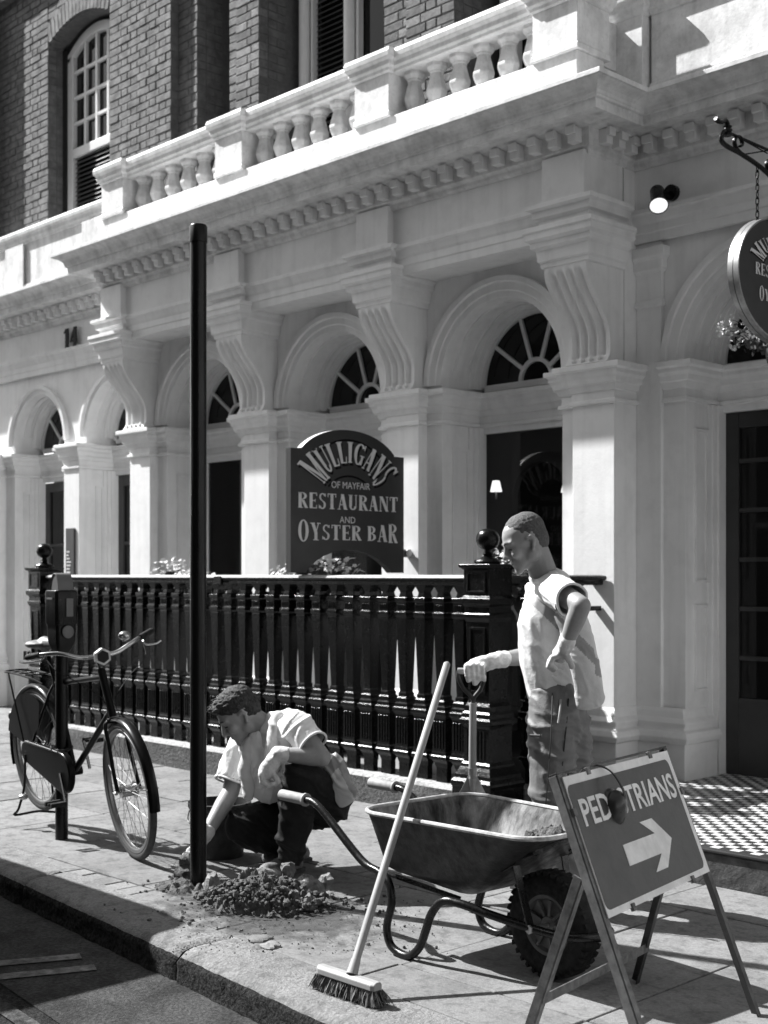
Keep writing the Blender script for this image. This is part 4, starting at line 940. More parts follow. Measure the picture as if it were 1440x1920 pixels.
body = fuse('body', mb, 'skin', CM, .0065, 5); face_bits(L, body, 1.04)
mb = MB(); ell(mb, L(-.016, 0, .056), (.106, .088, .087), Rm); ell(mb, L(-.048, 0, .010), (.068, .08, .080), Rm); ell(mb, L(.05, 0, .092), (.05, .06, .032), Rm)
for k in range(110):
    a = random.uniform(-1, 1); b = random.uniform(-.9, .9); q = L(.02 + a * .07, b * .065, .115 + random.uniform(-.01, .012) - .05 * (a * a * .4 + b * b * .6)); e_ = q + Rm @ Vector((.028 + random.uniform(-.01, .012), random.uniform(-.012, .012), .004 + random.uniform(0, .008))); cap_shape(mb, q, .008, e_, .003, 6)
fuse('hair', mb, 'hair1', CM, .004, 1, lambda p: .004 * noise.noise(Vector((p.x * 45, p.y * 45, p.z * 110))) + .003 * noise.noise(p * 160))
mb = MB()
cap_shape(mb, P(496, 1388, 6.42), .088, P(520, 1400, 6.42), .12); cap_shape(mb, P(480, 1402, 6.44), .085, P(505, 1470, 6.46), .10)
cap_shape(mb, P(545, 1368, 6.30), .085, P(480, 1398, 6.56), .085)
cap_shape(mb, SN, .082, SN.lerp(EN, .52), .078); cap_shape(mb, SF, .08, P(434, 1458, 6.57), .080)
for (a, ra, b, rb) in (((515, 1400, 6.44), .12, (540, 1440, 6.44), .12), ((530, 1400, 6.42), .13, (590, 1480, 6.45), .12)): cap_shape(mb, P(*a), ra, P(*b), rb)
tee2 = fuse('t_shirt', mb, 'shirt', CM, .007, 4, creases(.0065, cw(1, 0, -.5), cw(.4, 0, 1), 15, 4, 4))
mb = MB()
for (a, ra, b, rb) in (((528, 1380, 6.40), .115, (570, 1430, 6.40), .130), ((570, 1430, 6.40), .13, (606, 1478, 6.42), .125)): cap_shape(mb, P(*a), ra, P(*b), rb, flat=1.1)
cap_shape(mb, P(548, 1350, 6.32), .055, P(515, 1352, 6.40), .05)
fl = [(610, 1440, 6.28, .045), (632, 1470, 6.24, .040), (652, 1498, 6.22, .03)]
for a, b in zip(fl, fl[1:]): cap_shape(mb, P(*a[:3]), a[3], P(*b[:3]), b[3], flat=2.2, up=cw(1, 0, -1))
for l in ([(520, 1345, 6.30, .035), (508, 1400, 6.26, .034), (512, 1440, 6.28, .03)], [(470, 1390, 6.40, .03), (458, 1440, 6.38, .032), (466, 1490, 6.38, .028)]):
    for a, b in zip(l, l[1:]): cap_shape(mb, P(*a[:3]), a[3], P(*b[:3]), b[3])
v2 = fuse('safety_vest', mb, 'vest', CM, .007, 4, creases(.0065, cw(.8, 0, .7), cw(.6, 0, -1), 12, 3, 6))
def st2(p, n):
    r, d, z = w2p(p); k = r + (z - .55) * .55
    return (-.30 < (r * .75 - z * .66 + .28) < -.25) or (-.215 < k < -.165 and z < .6)
paint(v2, 'stripe', st2)
mb = MB()
cap_shape(mb, P(600, 1492, 6.47), .135, P(572, 1500, 6.47), .13)
for l in ([HN, KN, AN], [HF, KF, AF]):
    cap_shape(mb, l[0], .125, l[1] + Vector((0, 0, -.01)), .088); cap_shape(mb, l[1] + Vector((0, 0, -.012)), .088, l[1].lerp(l[2], .75), .082); cap_shape(mb, l[1].lerp(l[2], .7), .078, l[2], .066)
fuse('trousers', mb, 'trousers_b', CM, .008, 3, creases(.012, cw(.6, 0, 1), cw(1, 0, -.5), 11, 3, 12))
boot('boot', cw(-.44, 6.47), cw(-.60, 6.28), 'boot', CM, ank=P(548, 1588, 6.36)); boot('boot', cw(-.42, 6.70), cw(-.62, 6.56), 'boot', CM, ank=P(528, 1575, 6.62))
cut_sleeve(tee2, SN.lerp(EN, .60), EN - SN, .12); ring_hem(tee2, SN.lerp(EN, .60), EN - SN, .079, .006); cut_sleeve(tee2, P(433, 1464, 6.57), EF - SF, .13); ring_hem(tee2, P(433, 1464, 6.57), EF - SF, .080, .006)
mb = MB(); a = WN; h1 = P(500, 1446, 6.12)
cap_shape(mb, a.lerp(EN, .16), .038, a, .036); cap_shape(mb, a, .034, h1, .040, flat=.8)
for k in range(4): o = cw(.008 * (k - 1.5), .020 * (k - 1.5), 0); finger(mb, [h1 + o + cw(-.012, 0, -.01), h1 + o + cw(-.008, 0, -.045), h1 + o + cw(.022, .0, -.064), h1 + o + cw(.045, .0, -.055)], .0130)
finger(mb, [h1 + cw(.02, -.01, .0), h1 + cw(.04, -.02, -.02), h1 + cw(.055, -.02, -.045)], .0145)
fuse('glove', mb, 'glove', CM, .005, 3, folds(.0035, 22, 22, 22, 6))
mb = MB(); a = WF; h1 = P(362, 1598, 6.30)
cap_shape(mb, a.lerp(EF, .12), .036, a, .034); cap_shape(mb, a, .033, h1, .039, flat=.8)
for k in range(4): o = cw(-.004 * k, .020 * (k - 1.5), 0); finger(mb, [h1 + o, h1 + o + cw(-.035, 0, -.02), h1 + o + cw(-.045, .0, -.055), h1 + o + cw(-.03, .0, -.08)], .0125)
finger(mb, [h1 + cw(.02, -.01, -.01), h1 + cw(.015, -.02, -.05), h1 + cw(.0, -.02, -.075)], .0135)
fuse('glove', mb, 'glove', CM, .005, 3, folds(.0035, 22, 22, 22, 7))

# ------------------------------------------------------------------ wheelbarrow
W = Frame((.25, 5.20), (.65, -.76)); WB = thing('wheelbarrow', 'muddy metal wheelbarrow with grey grips and one fat tyre beside the broom', 'wheelbarrow', W(.2, 0))
def near(side, fl=1):
    t = .25 * side
    return [W(-.76, t * 1.0, .525), W(-.60, t, .525), W(-.54, t, .52), W(-.46, t, .48), W(-.24, t * .97, .33), W(-.13, t * .96, .30), W(-.07, t * .98, .272), W(-.045, t, .20), W(-.075, t, .10), W(-.055, t, .035), W(0.0, t, .012), W(.06, t, .015), W(.115, t, .06), W(.15, t, .13), W(.18, t * .99, .20), W(.235, t * .97, .255), W(.31, t * .9, .258), W(.42, t * .72, .232), W(.56, t * .46, .20), W(.68, t * .40, .195), W(.765, t * .30, .20), W(.80, t * .12, .20)]
A_, B_ = near(-1), near(1)
mb = MB(); pts = bez(A_, 5) + bez(list(reversed(B_)), 5); mb.tube(pts, .0165, 10); mb.build('tube_frame', 'tubes', WB, smooth=True)
for sd_ in (-1, 1):
    q = near(sd_); d = (q[0] - q[1]).normalized(); mb = MB(); mb.tube([q[0] + d * .012, q[0] + d * .008, q[1] + d * .01, q[1]], [.016, .0235, .0235, .019], 14); mb.tube([q[1] + d * .005, q[1] - d * .006], .028, 14); mb.build('grip', 'grip', WB, smooth=50)
# tray
def rimz(s): return .545 + .03 * max(0, s - .35) ** 1.0
def loop(s0, s1, t0, t1, rc, z, n=6, sk=0):
    out_ = []
    for (cx_, cy_, a0, tt) in ((s1, t1, 0, t1), (s0, t0, pi / 2, t0), (s0, -t0, pi, -t0), (s1, -t1, 3 * pi / 2, -t1)):
        ccx = cx_ - rc if cx_ == s1 else cx_ + rc; ccy = tt - rc if tt > 0 else tt + rc
        for k in range(n + 1):
            a = a0 + pi / 2 * k / n; s_ = ccx + rc * cos(a); out_.append(W(s_, ccy + rc * sin(a), z(s_) if callable(z) else z))
    return out_
lv = [(-.20, .72, .31, .27, .12, rimz), (-.185, .62, .295, .25, .11, lambda s: .50 + .03 * max(0, s - .3)), (-.15, .40, .24, .20, .09, lambda s: .33 + .0 * s), (-.13, .285, .20, .165, .06, lambda s: .30 - .10 * s), (-.10, .26, .17, .14, .05, lambda s: .296 - .10 * s)]
outer = [loop(a, b, c, d, e, z) for a, b, c, d, e, z in lv]
inner = [loop(a + .006, b - .006, c - .006, d - .006, e, (lambda z: (lambda s: z(s) + (.006 if z is not rimz else -.001)))(z)) for a, b, c, d, e, z in lv]
mb = MB(); mb.rings(outer, caps=False); n_ = len(outer[0]); b0 = len(mb.v) - n_; mb.f.append(tuple(b0 + j for j in range(n_))); tray = mb.build('tray', 'barrow', WB, smooth=60)
mb = MB(); mb.rings(inner, caps=False); b0 = len(mb.v) - n_; mb.f.append(tuple(b0 + j for j in range(n_))); mb.build('tray_lining', 'tray_in', tray, smooth=60)
mb = MB(); mb.tube(outer[0], .0095, 8, True); mb.build('rolled_rim', 'rim', tray, smooth=True)
# wheel
ax_ = Vector(W(0, 1, 0)) - Vector(W(0, 0, 0)); fx = Vector(W(1, 0, 0)) - Vector(W(0, 0, 0)); RW = Matrix((fx, Vector((0, 0, 1)), ax_)).transposed(); hub = Vector(W(.565, 0, .197))
def wheel_lathe(prof, c, Rm, n=48, closed=True): mb = MB(); mb.rings([[c + Rm @ Vector((r * cos(2 * pi * k / n), r * sin(2 * pi * k / n), h)) for r, h in prof] for k in range(n)], closed=True); return mb
tp = [(.105, -.035), (.125, -.046), (.155, -.05), (.178, -.042), (.190, -.028), (.196, 0), (.190, .028), (.178, .042), (.155, .05), (.125, .046), (.105, .035), (.10, 0)]
wh = wheel_lathe(tp, hub, RW).build('wheel', 'rubber', WB, smooth=60)
mb = MB()
for k in range(36):
    a = 2 * pi * k / 36
    for sd_ in (-1, 1):
        a2 = a + (.08 if sd_ > 0 else 0); c = hub + RW @ Vector((.192 * cos(a2), .192 * sin(a2), .024 * sd_)); rd = RW @ Vector((cos(a2), sin(a2), -.0)); tg = RW @ Vector((-sin(a2), cos(a2), .35 * sd_)); mb.obox(c - rd * .006, rd * .008, tg * .0085, ax_ * .017)
mb.build('tread', 'rubber', wh)
wheel_lathe([(.0, -.03), (.03, -.032), (.034, -.020), (.09, -.022), (.098, -.036), (.110, -.038), (.108, -.025), (.10, -.01), (.10, .01), (.108, .025), (.110, .038), (.098, .036), (.09, .022), (.034, .020), (.03, .032), (0, .03)], hub, RW).build('rim', 'hubm', wh, smooth=30)
mb = MB()
for k in range(9):
    a = 2 * pi * k / 9; mb.bar(hub + RW @ Vector((.033 * cos(a), .033 * sin(a), -.026)), hub + RW @ Vector((.094 * cos(a), .094 * sin(a), -.030)), .011, .012, ax_)
mb.build('rim_rib', 'hubm', wh)
mb = MB(); mb.tube([hub - ax_ * .125, hub + ax_ * .125], .009, 10); mb.tube([hub - ax_ * .13, hub - ax_ * .118], .017, 6); mb.build('axle', 'steel', WB, smooth=40)
for t in (-.12, .12):
    mb = MB(); mb.bar(W(.50, t * 1.1, .43), W(.56, t * .95, .20), .034, .006, fx); mb.bar(W(.60, t * 1.05, .475), W(.50, t * 1.1, .43), .034, .006, fx); mb.build('strut', 'tubes', WB, bevel=.001)
for t in (-.2, .2): mb = MB(); mb.bar(W(-.14, t, .29), W(.26, t * .93, .262), .03, .008); mb.build('tray_bearer', 'tubes', WB)
# soil in the tray
def heap(name, C, rx, ry, h, m, par, n=46, nf=14, amp=.25, base=0, loc=None, rot=0, floor=None):
    vs = []; fs = []; C = Vector(C)
    for i in range(n + 1):
        for j in range(n + 1):
            a, b = (i / n * 2 - 1), (j / n * 2 - 1); rr_ = math.hypot(a, b); q = Vector((a * rx, b * ry, 0))
            q = Matrix.Rotation(rot, 3, 'Z') @ q; pp = C + q; edge = 1 + .35 * noise.noise(Vector((a * 1.7 + C.x, b * 1.7, 5)))
            z = h * max(0, 1 - (rr_ / (.92 * edge)) ** 1.6); nn_ = noise.fractal(pp * nf, 1.0, 2.0, 4)
            z = z + h * amp * nn_ * min(1, z / h * 3) ; z = z if z > .002 else -.012
            vs.append((pp.x, pp.y, C.z + z))
    for i in range(n):
        for j in range(n):
            k = i * (n + 1) + j; q4 = (k, k + 1, k + n + 2, k + n + 1)
            if any(vs[t][2] > C.z for t in q4): fs.append(q4)
    mb = MB(); mb.add(vs, fs); return mb.build(name, m, par, smooth=25, loc=loc)
def clodmesh(mb, c, r, seed):
    c = Vector(c); rg = []; n = 5 if r < .02 else 8; sx, sy, sz = [random.uniform(.7, 1.2) for _ in range(3)]
    for i in range(1, n):
        a = pi * i / n; ring = []
        for j in range(2 * n):
            d = Vector((sin(a) * cos(pi * j / n) * sx, sin(a) * sin(pi * j / n) * sy, -cos(a) * sz)); k = 1 + .45 * noise.noise(d * 1.6 + Vector((seed, 0, 0))) + .2 * noise.noise(d * 4 + Vector((0, seed, 0))); ring.append(c + d * r * k)
        rg.append(ring)
    mb.rings(rg)
n = 70; vs_s, fs_s = [], []
for i in range(n + 1):
    for j in range(n + 1):
        a, b = i / n * 2 - 1, j / n * 2 - 1; s_ = .47 + .17 * a; r_ = math.hypot(a, b) / (1 + .3 * noise.noise(Vector((a * 2, b * 2, 4))))
        fl_ = .276 + max(0, s_ - .285) * .632 + .004; q = W(s_, .17 * b, 0); k = max(0, 1 - r_ ** 2.0)
        vs_s.append((q.x, q.y, fl_ + .115 * k * (1 + .35 * noise.fractal(q * 26, 1.0, 2.0, 4)) - (.0 if k > 0 else .003)))
for i in range(n):
    for j in range(n):
        a, b = (i + .5) / n * 2 - 1, (j + .5) / n * 2 - 1
        if a * a + b * b < .98: k = i * (n + 1) + j; fs_s.append((k, k + 1, k + n + 2, k + n + 1))
mb = MB(); mb.add(vs_s, fs_s)
for i in range(60):
    a, r_ = random.uniform(0, 2 * pi), random.random() ** .6; s_ = .47 + .16 * r_ * cos(a); clodmesh(mb, W(s_, .15 * r_ * sin(a), .282 + max(0, s_ - .285) * .632 + .11 * (1 - r_ * r_)), random.uniform(.004, .013), i)
tag(mb.build('soil', 'soil', None, smooth=25, loc=W(.47, 0, .40)), 'small mound of dug soil lying in the wheelbarrow tray', 'soil', kind='stuff')

# thin film of trodden soil and cement dust on the paving round the work
dm = bpy.data.materials.new('trodden_soil'); dm.use_nodes = True; n_ = dm.node_tree; pb = n_.nodes['Principled BSDF']; pb.inputs['Base Color'].default_value = (.07, .07, .07, 1); pb.inputs['Roughness'].default_value = .95; pb.inputs['Specular IOR Level'].default_value = .1
tc = n_.nodes.new('ShaderNodeTexCoord'); ln = n_.nodes.new('ShaderNodeVectorMath'); ln.operation = 'LENGTH'; nn1 = n_.nodes.new('ShaderNodeTexNoise'); nn1.inputs['Scale'].default_value = 9; nn1.inputs['Detail'].default_value = 9; nn1.inputs['Roughness'].default_value = .7
mp1 = n_.nodes.new('ShaderNodeMapping'); mp1.inputs['Scale'].default_value = (1.25, 1.9, 0); n_.links.new(tc.outputs['Object'], mp1.inputs[0]); n_.links.new(mp1.outputs[0], ln.inputs[0]); n_.links.new(tc.outputs['Object'], nn1.inputs['Vector'])
m1 = n_.nodes.new('ShaderNodeMath'); m1.operation = 'SUBTRACT'; n_.links.new(nn1.outputs['Fac'], m1.inputs[0]); m2_ = n_.nodes.new('ShaderNodeMath'); m2_.operation = 'MULTIPLY'; m2_.inputs[1].default_value = .42; n_.links.new(ln.outputs['Value'], m2_.inputs[0]); n_.links.new(m2_.outputs[0], m1.inputs[1])
mr1 = n_.nodes.new('ShaderNodeMapRange'); mr1.inputs[1].default_value = .16; mr1.inputs[2].default_value = .36; mr1.inputs[3].default_value = 0; mr1.inputs[4].default_value = .75; n_.links.new(m1.outputs[0], mr1.inputs[0]); n_.links.new(mr1.outputs[0], pb.inputs['Alpha']); M['dustfilm'] = dm
c = cw(-.50, 5.72, .0065); mb = MB(); mb.add([c + cw(x, y) for x, y in ((-.95, -.75), (1.0, -.75), (1.0, .7), (-.95, .7))], [(0, 1, 2, 3)])
tag(mb.build('soil_film', 'dustfilm', None, loc=c), 'thin film of trodden soil on the paving round the spoil heap', 'dirt', kind='stuff')
# ------------------------------------------------------------------ heap of spoil with its stones, dug hole, bucket
heapO = tag(heap('spoil_heap', P(488, 1700, 5.79) , .27, .20, .13, 'soil', None, n=150, nf=22, amp=.55, loc=cw(-.55, 5.79), rot=-.4), 'crumbly heap of dark dug soil on the paving in front of the crouching man', 'spoil heap', kind='stuff')
cl = [(502, 1655, 5.86, .055), (498, 1693, 5.72, .062), (545, 1690, 5.75, .06), (578, 1675, 5.82, .058), (460, 1713, 5.68, .034), (576, 1703, 5.70, .03), (612, 1660, 5.95, .032), (540, 1640, 5.95, .03), (440, 1680, 5.85, .035), (600, 1690, 5.77, .02), (425, 1700, 5.76, .022), (520, 1712, 5.66, .022), (398, 1668, 5.95, .04), (470, 1665, 5.88, .035)]
lab = ['rounded pale clay lump on top of the spoil heap', 'largest dark clay lump on the near face of the spoil heap', 'dark clay lump at the middle right of the spoil heap', 'rough clay lump at the right end of the spoil heap', 'small pale stone at the near left foot of the spoil heap', 'small pale stone at the near right foot of the spoil heap', 'flat broken stone beyond the right end of the heap', 'pale broken stone at the boot of the crouching man', 'crumbly clay lump on the left shoulder of the heap', 'pebble sized lump lying off the right of the heap', 'small lump at the far left foot of the heap', 'small lump at the centre front of the heap', 'dark lump just right of the pole base', 'medium lump high on the left of the heap']
for k, ((u, v, d, r), lb) in enumerate(zip(cl, lab)):
    mb = MB(); c = P(u, v - 8, d); clodmesh(mb, c, r * 1.12, k * 3.1); o = mb.build('clay_lump', 'clod', None, smooth=30, loc=c); tag(o, lb, 'clay lump', 'clay lumps in the spoil heap')
mb = MB()
for k in range(1000):
    a, r = random.uniform(0, 2 * pi), abs(random.gauss(0, 1)) ** .8; q = cw(-.53 + r * .30 * cos(a), 5.77 + r * .20 * sin(a)); rr_ = (.003 + .012 * random.random() ** 3) * (1.2 if r < 1 else .7)
    hgt = .125 * max(0, 1 - (r * .78) ** 1.6); clodmesh(mb, q + Vector((0, 0, hgt + rr_ * .4)), rr_, k)
for k in range(420):
    q = P(random.uniform(380, 760), random.uniform(1690, 1800), 5); q = cw(random.uniform(-.85, .25), random.uniform(5.05, 5.9)); clodmesh(mb, q + Vector((0, 0, .003)), random.uniform(.0012, .0035) * (2.2 if random.random() < .07 else 1), k)
for k in range(60): q = cw(-.94 + random.gauss(0, .12), 6.12 + random.gauss(0, .12)); clodmesh(mb, q + Vector((0, 0, .006)), random.uniform(.004, .011), k)
tag(mb.build('scattered_crumbs', 'soil', None, smooth=30, loc=cw(-.5, 5.6)), 'loose crumbs of soil scattered over the paving round the heap', 'crumbs', kind='stuff')
mb = MB(); clodmesh(mb, P(347, 1636, 6.22), .058, 3); clodmesh(mb, P(352, 1614, 6.24), .04, 8); tag(mb.build('broken_stone', 'soil', None, smooth=30, loc=P(345, 1632, 6.22)), 'tall broken stone held by the crouching man at the left of the pole base', 'stone')
tag(heap('hole_spoil', cw(-.90, 6.14, -.005), .24, .17, .045, 'soil', None, n=40, nf=22, amp=.8, loc=cw(-.90, 6.14)), 'dark loose earth filling the dug hole round the foot of the steel pole', 'earth', kind='stuff')
for i_, (u, v, r, lb_) in enumerate(((488, 1762, .05, 'flat pale cement flake, larger of two on the paving below the heap'), (508, 1775, .035, 'smaller cement flake nearest the kerb below the heap'))):
    mb = MB(); c = G0(u, v); clodmesh(mb, c, r, 31 + i_); mb.v = [(p[0], p[1], c.z + (p[2] - c.z) * .3 + .004) for p in mb.v]; tag(mb.build('cement_flake', 'slab', None, smooth=30, loc=c), lb_, 'rubble')
BK = thing('bucket', 'black plastic builders bucket standing behind the pole and the crouching man', 'bucket', cw(-.86, 6.84))
c = cw(-.86, 6.84); mb = MB(); mb.lathe([(.0, .006), (.118, .006), (.122, .0), (.150, .245), (.158, .25), (.165, .262), (.165, .285), (.150, .287), (.146, .25), (.115, .03), (0, .03)], c, 36, caps=False); mb.build('pail', 'plast', BK, smooth=40)
mb = MB(); mb.tube([c + Vector((.165 * cos(a), .165 * sin(a) , .27)) + Vector((0, 0, -.09 * sin((a - 3.4) / 2.6 * pi))) * 1.0 for a in [3.4 + 2.6 * k / 20 for k in range(21)]], .004, 6); mb.build('wire_handle', 'steel', BK, smooth=True)
# ------------------------------------------------------------------ broom leaning on the barrow
BR = thing('broom', 'pale wooden broom with grey bristles leaning across the wheelbarrow tray', 'broom', cw(-.13, 4.57))
ha, hb = cw(-.228, 4.655, .068), cw(-.020, 4.44, .068); dv = (hb - ha).normalized(); sv = dv.cross(Vector((0, 0, 1)))
mb = MB(); mb.rings([[p + sv * x * (1 - e) + Vector((0, 0, z)) for x, z in ((-.024, -.012), (-.024, .008), (-.012, .017), (.012, .017), (.024, .008), (.024, -.012))] for p, e in ((ha, .25), (ha + dv * .015, 0), (hb - dv * .015, 0), (hb, .25))])
hd = mb.build('head', 'woodh', BR, bevel=.003)
mb = MB(); Lh = (hb - ha).length
for i in range(30):
    for j in range(5):
        q = ha + dv * (Lh * (i + .5) / 30) + sv * (j - 2) * .0115 + Vector((0, 0, -.012))
        for k in range(12):
            e = q + dv * (random.gauss(0, .007) + (i / 29 - .5) * .03 + .006 * sin(i * 1.1)) + sv * (random.gauss(0, .006) + (j - 2) * .006); e.z = .004 + random.uniform(0, .012)
            a = random.uniform(0, pi); o = Vector((cos(a), sin(a), 0)) * .0021; mid = q.lerp(e, .5) + Vector((random.gauss(0, .002), random.gauss(0, .002), 0))
            mb.add([q - o, q + o, mid + o, mid - o, e + o * .6, e - o * .6], [(0, 1, 2, 3), (3, 2, 4, 5)])
tag(mb.build('bristles', 'bristle', hd), kind='stuff')
mb = MB(); top = P(838, 1245, 5.27); bot = ha.lerp(hb, .56) + Vector((0, 0, .02)); mb.tube([bot, bot.lerp(top, .5), top, top + (top - bot).normalized() * .008], [.0155, .015, .0145, .007], 14); mb.build('handle', 'woodh', BR, smooth=50)
mb = MB(); mb.tube([bot - Vector((0, 0, .005)), bot + (top - bot).normalized() * .05], [.021, .017], 14); mb.build('socket', 'woodh', BR, smooth=50)

# ------------------------------------------------------------------ A-frame pedestrians sign
AF = thing('pedestrian_sign', 'folding A-frame road works sign reading PEDESTRIANS with a white right-pointing arrow', 'road sign', cw(.85, 4.2))
FL, FR_, TL, TR = cw(.79, 3.72), cw(1.253, 4.354), cw(.53, 3.985, .86), cw(.992, 4.61, .86)
ux = (TR - TL).normalized(); uy = ((FL - TL) - ux * (FL - TL).dot(ux)).normalized(); un = uy.cross(ux); un = un if un.dot(cw(.8, -.6)) > 0 else -un
Wd = (TR - TL).length
def SP(u, v, w=0): return TL.lerp(TR, u) + (FL.lerp(FR_, u) - TL.lerp(TR, u)) * v + un * w     # v along the leg 0..1
def angle_iron(a, b, m, name, flip=1):
    d = (Vector(b) - Vector(a)).normalized(); s_ = ux * flip; s_ = (s_ - d * s_.dot(d)).normalized(); n_2 = d.cross(s_); n_2 = n_2 if n_2.dot(un) > 0 else -n_2
    mb = MB(); A_, B_ = Vector(a), Vector(b); L_ = (B_ - A_).length / 2; c = (A_ + B_) / 2
    mb.obox(c + s_ * .014, s_ * .014, n_2 * .002, d * L_); mb.obox(c - n_2 * .0161, s_ * .002, n_2 * .014, d * L_); return mb.build(name, m, AF, bevel=.001)
angle_iron(TL + ux * -.008, FL + ux * -.008, 'signframe', 'front_leg'); angle_iron(TR + ux * .008, FR_ + ux * .008, 'signdark', 'front_leg', -1)
mb = MB(); mb.obox(TL.lerp(TR, .5) - uy * .004 - un * .012, ux * (Wd / 2 + .010), uy * .003, un * .014); mb.build('top_rail', 'signdark', AF, bevel=.001)
PH = .475
mb = MB(); c = SP(.5, PH / 2, .007); e = (FL - TL).normalized(); hh = (FL - TL).length * PH / 2
ulow = (SP(1, PH) - SP(0, PH)).normalized()
mb.rings([[SP(.012, .012, w), SP(.988, .012, w), SP(.988, PH, w), SP(.012, PH, w)] for w in (.004, .008)]); pl = mb.build('panel', 'signwhite', AF)
def rrect(u0, u1, v0, v1, r, w):
    out_ = []
    for (cx_, cy_, a0) in ((u1 - r, v1 - r * 1.0, 0), (u0 + r, v1 - r, pi / 2), (u0 + r, v0 + r, pi), (u1 - r, v0 + r, 1.5 * pi)):
        for k in range(6): a = a0 + pi / 2 * k / 5; out_.append(SP(cx_ + r * cos(a), cy_ + r * sin(a), w))
    return out_
mb = MB(); mb.rings([rrect(.016, .955, .042, PH - .022, .03, w) for w in (.008, .0092)]); mb.build('sign_face', 'signface', pl)
vecU = SP(1, .2) - SP(0, .2); 
ar = [(.32, .305), (.32, .365), (.62, .325 + .04), (.62, .365)]
def flat(name, pts, m, par, w0=.0092, w1=.0102): mb = MB(); mb.rings([[SP(u, v, w) for u, v in pts] for w in (w0, w1)]); return mb.build(name, m, par)
ca, ch = .315, .036       # arrow: centre line (v), half shaft
vs_ = .475 / .48
arrow = [(.30, ca - ch), (.60, ca - ch), (.50, ca - .088), (.615, ca - .088), (.735, ca), (.615, ca + .088), (.50, ca + .088), (.60, ca + ch), (.30, ca + ch)]
flat('arrow', arrow, 'signwhite', pl)
def text_mesh(txt, size, place, name, m, par, ext=.0006, cw_=.8, bold=0):
    cu = bpy.data.curves.new('t', 'FONT'); cu.body = txt; cu.size = size; cu.extrude = ext; cu.align_x = 'CENTER'; cu.align_y = 'CENTER'; cu.resolution_u = 3; cu.offset = bold
    o = bpy.data.objects.new('t', cu); COL.objects.link(o); dg = bpy.context.evaluated_depsgraph_get(); me = bpy.data.meshes.new_from_object(o.evaluated_get(dg))
    bpy.data.objects.remove(o); o0 = ORG[par]
    for v in me.vertices: v.co = Vector(place(v.co.x * cw_, v.co.y, v.co.z)) - o0
    me.materials.clear(); me.materials.append(M[m]); me.name = name
    bm = bmesh.new(); bm.from_mesh(me); bmesh.ops.recalc_face_normals(bm, faces=bm.faces); bm.to_mesh(me); bm.free()
    return link(name, me, par, o0)
LV = (FL - TL).length
text_mesh('PEDESTRIANS', .118, lambda x, y, z: SP(.495 + x / Wd, .145 - y / LV, .0100 + z), 'lettering', 'signwhite', pl, cw_=.95, bold=.0020)
for u, v in ((.22, .012), (.80, .012), (.22, PH), (.80, PH), (.012, .13), (.988, .17)):
    mb = MB(); q = SP(u, v, .008); mb.obox(q, ux * .010, uy * .012, un * .006); mb.build('clip', 'signframe', AF, bevel=.002)
HB, HC, RBt, RCt = SP(0, .34, -.02) + cw(-.01, 0), SP(1, .26, -.02), cw(.45, 4.09), cw(.92, 4.712)
angle_iron(HB, RBt, 'signframe', 'rear_leg'); angle_iron(HC, RCt, 'signdark', 'rear_leg', -1)
mb = MB(); a, b = RBt.lerp(HB, .28), RCt.lerp(HC, .22); mb.bar(a + ux * .0, b, .004, .03); mb.build('cross_brace', 'signframe', AF)

# ear defenders hung on the sign's top rail
ED = thing('ear_defenders', 'black ear defenders hung by their headband over the top corner of the sign', 'ear defenders', SP(.42, .02, .03))
def cup(c, nrm, name='cup'):
    q = nrm.to_track_quat('Z', 'Y').to_matrix(); mb = MB(); rg = []
    for r, h in ((0, .0), (.040, 0), (.047, .006), (.047, .016), (.043, .021), (.047, .025), (.045, .045), (.036, .060), (.020, .068), (0, .069)):
        rg.append([c + q @ Vector((r * cos(2 * pi * k / 24), 1.3 * r * sin(2 * pi * k / 24), h)) for k in range(24)])
    mb.rings(rg, caps=False); return mb.build(name, 'defender', ED, smooth=40)
c1 = P(1151, 1511, 4.19); pk = P(1118, 1436, 4.20); lf = P(1083, 1456, 4.22)
cup(c1 + cw(-.03, -.015, 0), cw(.80, -.55, -.1).normalized()); cup(SP(.22, .12, -.045), (-un * .8 - ux * .3).normalized())
for k in range(2):
    mb = MB(); of = ux * .009 * k + Vector((0, 0, -.004 * k)); mb.tube([q + of for q in bez([SP(.20, .06, -.05), SP(.16, .0, -.04), P(1085, 1451, 4.21), P(1098, 1438, 4.2), P(1118, 1434, 4.19), P(1142, 1444, 4.17), P(1160, 1466, 4.15), P(1170, 1490, 4.14), P(1168, 1512, 4.14)], 5)], .0028, 8); mb.build('headband', 'defender', ED, smooth=True)
mb = MB(); mb.tube([P(1169, 1496, 4.14), P(1171, 1512, 4.14), P(1166, 1520, 4.15)], .0055, 8); mb.build('yoke', 'defender', ED, smooth=True)

